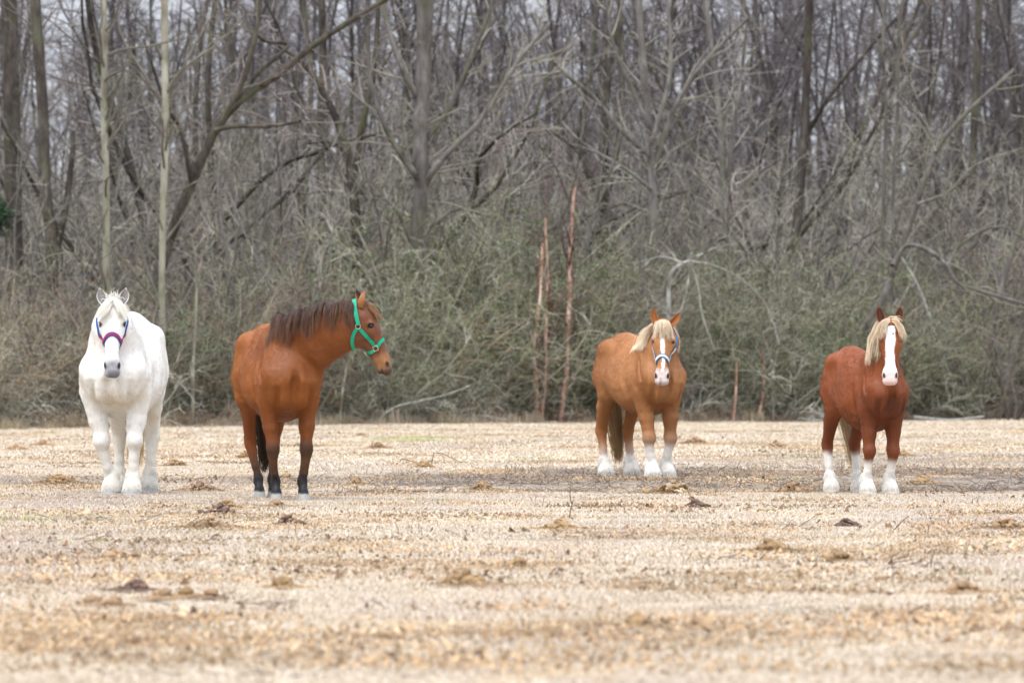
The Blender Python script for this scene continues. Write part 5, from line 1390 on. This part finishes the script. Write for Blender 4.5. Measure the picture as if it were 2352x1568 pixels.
# ------------------------------------------------------------------ dung piles, twigs and weeds on the field
def lump_mesh(name, seed):
    import bmesh
    bm = bmesh.new(); bmesh.ops.create_icosphere(bm, subdivisions=2, radius=1)
    V = np.array([v.co[:] for v in bm.verts]); k = 1 + .26*vnoise(V, 1.6, seed) + .16*vnoise(V, 3.4, seed+3)
    for v, q in zip(bm.verts, V*k[:, None]*[1.05, .95, .82]): v.co = q
    for f in bm.faces: f.smooth = True
    me = bpy.data.meshes.new(name); bm.to_mesh(me); bm.free(); return me
def dung_mat(name, a, b, c):
    m = N(name, .85, .2); p = m.pos(True); f = m.noise(p, 2.2, 5, .7)
    oi = m.n('ShaderNodeObjectInfo'); cc = m.mix(1.0, m.ramp(f, [(.3, a), (.5, b), (.7, c)]), m.ramp(oi.outputs['Random'], [(0, G(.72)), (1, G(1.25))]), 'MULTIPLY')
    m.color(cc); m.bump(m.noise(p, 6, 5, .7), .7, .008); return m.m
DM = dict(ochre=dung_mat('ochre_dung', (.17, .105, .052), (.31, .205, .105), (.42, .295, .165)), brown=dung_mat('brown_dung', (0.208, 0.132, 0.076), (0.336, 0.224, 0.132), (0.432, 0.304, 0.192)),
          dark=dung_mat('dark_dung', (0.080, 0.053, 0.042), (0.160, 0.104, 0.080), (0.240, 0.160, 0.124)), straw=dung_mat('bleached_dung', (0.368, 0.280, 0.176), (0.480, 0.384, 0.264), (0.560, 0.480, 0.368)))
DB = {k: [] for k in DM}
for k in DM:
    for s_ in range(3):
        me = lump_mesh('dung_ball', s_*5+1); me.materials.append(DM[k]); DB[k].append(me)
def crumbs(name, r, n, w, mat, parent, hmax=.02):
    """crumbled bits lying about"""
    a = r.uniform(0, 6.28, n); q = np.abs(r.normal(size=n))*.42*w; c = np.stack([np.cos(a)*q, np.sin(a)*q*1.2, np.exp(-(q/(w*.3))**2)*hmax*r.rand(n)], 1)
    s_ = r.uniform(.005, .012, n)[:, None, None]; c[:, 2] += .012
    o = np.array([[1, 0, 0], [-.5, .87, 0], [-.5, -.87, 0], [0, 0, .8]])[None] + r.normal(size=(n, 4, 3))*.25
    V = c[:, None] + o*s_; i = np.arange(n)[:, None]*4
    ob = mesh_np(name, V.reshape(-1, 3), [np.concatenate([i+np.array([[0, 1, 3]]), i+np.array([[1, 2, 3]]), i+np.array([[2, 0, 3]])])], mat, parent, False); ob['kind'] = 'stuff'; return ob
def pile(px, py, wpx, kind, label, balls=None, rb_=.030, hgt=1.0, kinds=None):
    D = CAM_H*FPX/(py - HZ); w = wpx/FPX*D*1.15; x = at(px, D, 0)[0]; z = float(ground_h(np.array([x]), np.array([D]))[0])
    r = np.random.RandomState(int(px*7+py)); o = empty('dung_pile', (x, D, z), 0); tag(o, label, 'dung pile', 'horse dung piles on the field')
    n = balls if balls is not None else int(np.clip(w*130, 8, 60))
    for i in range(n):
        a = r.uniform(0, 6.28); q = min(abs(r.normal())*.5, 1.15); rr = rb_*r.uniform(.5, 1.2)
        zz = max(0, (1-q*1.1))*r.uniform(.3, 1)*w*.19*hgt + rr*.6 + .008
        k = kind if not kinds or r.rand() < .6 else kinds
        c = bpy.data.objects.new('dung_ball', DB[k][r.randint(3)]); C.objects.link(c); c.parent = o
        c.location = (math.cos(a)*q*w*.45, math.sin(a)*q*w*.55, zz); c.scale = (rr*r.uniform(.8, 1.3), rr*r.uniform(.75, 1.15), rr*r.uniform(.6, .95))
        c.rotation_euler = (r.uniform(-.6, .6), r.uniform(-.6, .6), r.uniform(0, 6.28))
    crumbs('crumbs', r, int(260 + w*1900), w*1.35, DM[kind], o, w*.16*hgt)
    return o
for p_ in PILES:
    kw = {}
    if p_[0] == 1598: kw = dict(balls=26, hgt=1.3, rb_=.032)
    if p_[0] in (457, 665): kw = dict(kinds='dark' if p_[0] == 457 else 'brown', balls=26)
    if p_[0] in (372, 480, 265, 210): kw = dict(balls=13, rb_=.026, hgt=.9)
    if p_[3] == 'straw': kw = dict(hgt=.35, rb_=.022)
    if p_[0] == 1546: kw = dict(balls=70, hgt=.8, rb_=.033, kinds='straw')
    pile(*p_, **kw)

def twig_bits(name, seed, n, L, spread, cols, up=.1):
    r = np.random.RandomState(seed); B = Tubes()
    for _ in range(n):
        p = (r.normal()*spread, r.normal()*spread, .004); d = (r.normal(), r.normal(), abs(r.normal())*up)
        P = wander(r, p, d, L*r.uniform(.4, 1.2), 5, .25); P[:, 2] = np.abs(P[:, 2])+.003; c = np.array(cols[r.randint(len(cols))])
        B.add(P, np.linspace(.0035, .0015, 5), 3, c)
        if r.rand() < .7: B.add(wander(r, P[2], d + r.normal(size=3)*.8, L*.35, 3, .2), np.array([.002, .0016, .001]), 3, c)
    return B.build(name, BRUSH, None, False)
DK = [(.12, .095, .08), (.19, .15, .125), (.27, .22, .19)]
tp = [twig_bits('twig_bits', 1, 16, .13, .22, DK, .18), twig_bits('twig_bits', 2, 12, .18, .3, DK, .12), twig_bits('weed_stems', 3, 9, .09, .08, DK+[(.3, .22, .15)], 2.0)]
def crumb_proto(name, seed, n, w, cols, s0=.003, s1=.010):
    r = np.random.RandomState(seed); c = np.stack([r.normal(size=n)*w, r.normal(size=n)*w, np.abs(r.normal(size=n))*.012], 1); s_ = r.uniform(s0, s1, n)[:, None, None]
    V = c[:, None] + (np.array([[1, 0, 0], [-.5, .87, 0], [-.5, -.87, 0], [0, 0, 1.1]])[None] + r.normal(size=(n, 4, 3))*.4)*s_; i = np.arange(n)[:, None]*4
    cc = np.array(cols)[r.randint(0, len(cols), n)]*r.uniform(.7, 1.2, (n, 1))
    return mesh_np(name, V.reshape(-1, 3), [np.concatenate([i+np.array([[0, 1, 3]]), i+np.array([[1, 2, 3]]), i+np.array([[2, 0, 3]])])], BRUSH, None, False, link=False, cols=np.repeat(cc, 4, 0))
cp = [crumb_proto('brown_crumbs', 1, 160, .12, [(.38, .26, .15), (.48, .34, .21), (.28, .19, .12)]), crumb_proto('tan_crumbs', 2, 260, .22, [(.42, .30, .18), (.50, .37, .24), (.35, .245, .15)]),
      crumb_proto('dark_crumbs', 3, 90, .07, [(.19, .135, .10), (.28, .20, .14)]), crumb_proto('dead_leaves', 4, 40, .30, [(.30, .20, .13), (.22, .15, .10)], .006, .018)]
rs = np.random.RandomState(31)
def field_pts(n, d0, d1, pw=2):
    D = rs.uniform(d0**.5, d1**.5, n)**2 if pw == 1 else rs.uniform(d0, d1, n); X = rs.uniform(-.5, .5, n)*D*.195
    return X, D
def strew(name, label, X, D, idx, protos_, s0, s1):
    k = len(X); s_ = rs.uniform(s0, s1, k)[:, None]*np.ones((1, 3))
    o = scatter(name, np.stack([X, D, ground_h(X, D)+.006], 1), np.stack([0*X, 0*X, rs.uniform(0, 6.28, k)], 1), s_, idx, protos_); tag(o, label, kind='stuff')
X, D = field_pts(1300, 19, 130, 1); q = np.stack([X, D, 0*X], 1); kk = vnoise(q*[1, .5, 1], .8, 17) + .5*rs.normal(size=len(X)) > .15
X, D = X[kk], D[kk]; strew('dung_crumbs', 'trampled crumbs of dung and dead leaves strewn over the field', X, D, rs.choice([0, 1, 1, 1, 3], len(X)), cp, .8, 1.7)
X1, D1 = rs.uniform(-1.5, 6.0, 260), rs.uniform(52, 67, 260); X2, D2 = rs.uniform(-6, 1, 55), rs.uniform(52, 60, 55); X3, D3 = field_pts(70, 18, 120)
X, D = np.concatenate([X1, X2, X3]), np.concatenate([D1, D2, D3]); strew('fallen_twigs', 'thin dark fallen twigs lying on the trampled ground', X, D, rs.choice([0, 1, 2], len(X)), tp, .6, 1.3)
# a few green blades
gpp = [blade_patch('green_blades', 60, .5, .05, .005, [(.34, .36, .17), (.40, .40, .22)], 90, mat=BRUSH)]
X = np.concatenate([rs.normal(size=60)*.45 - 1.75, rs.normal(size=14)*.3 - 3.6, rs.uniform(-6, 6, 30)]); D = np.concatenate([rs.uniform(97, 110, 60), rs.uniform(39, 43, 14), rs.uniform(20, 90, 30)])
strew('green_blades', 'a faint patch of new green grass blades', X, D, np.zeros(len(X), int), gpp, .7, 1.2)
for i, (pts, w, lb) in enumerate([
    ([(1308, 1190), (1311, 1168), (1316, 1150), (1318, 1152)], 2.6, 'small forked twig standing up in the grass right of centre'),
    ([(2046, 1222), (2058, 1213), (2066, 1204)], 3.4, 'dark broken twig sticking out of the grass below the chestnut horse'),
    ([(1972, 1206), (1982, 1212), (1992, 1217)], 2.4, 'thin dark twig lying beside the dark topped dung mound'),
    ([(2131, 1225), (2133, 1215), (2136, 1209)], 2.6, 'tiny dark upright twig right of the broken twig'),
    ([(915, 1052), (940, 1057), (962, 1066)], 2.0, 'long thin curved twig lying in the middle distance, left of two'),
    ([(990, 1041), (1010, 1040), (1035, 1050), (1064, 1064)], 2.2, 'long thin curved twig lying in the middle distance, right of two')]):
    D = CAM_H*FPX/(max(p[1] for p in pts)+2 - HZ); P = np.array([at(a, D, None, b) for a, b in spline(pts, 9)]); P[:, 1] += np.linspace(0, .1, 9)
    c = P[0].copy(); c[2] = 0; T = Tubes(); P[0, 2] = -.01; T.add(P - c, np.linspace(w, w*.5, 9)/2/FPX*D, 5)
    if i in (0, 1): 
        r_ = np.random.RandomState(i); T.add(wander(r_, (P - c)[4], (.5 if i else -.4, 0, .8), .12, 4, .1), np.linspace(.004, .002, 4), 4)
    o = T.build('fallen_twig', BARK_DARK); o.location = tuple(c); tag(o, lb, 'twig')

Q_FUR = 100
herd = [make_white(), make_bay(), make_sorrel(), make_chestnut()]
fp = []
for h in herd:
    h.root.location.z = -.004; c_, s_ = math.cos(h.rz), math.sin(h.rz)
    for L in h.P['legs'].values():
        lx, ly = L['hoof'][0]*h.S, L['hoof'][1]*h.S
        for _ in range(6):
            a, b = lx + rs.normal()*.12, ly + rs.normal()*.12; fp.append((h.loc[0] + a*c_ - b*s_, h.loc[1] + a*s_ + b*c_))
fp = np.array(fp); n = len(fp); X, D = fp[:, 0], fp[:, 1]
o = scatter('hoof_grass', np.stack([X, D, ground_h(X, D)+.004], 1), np.stack([0*X, 0*X, rs.uniform(0, 6.28, n)], 1), np.stack([rs.uniform(.25, .45, n), rs.uniform(.25, .45, n), rs.uniform(.5, 1.2, n)], 1), rs.randint(0, 7, n), gp)
tag(o, 'dry grass standing round the hooves of the horses', kind='stuff')
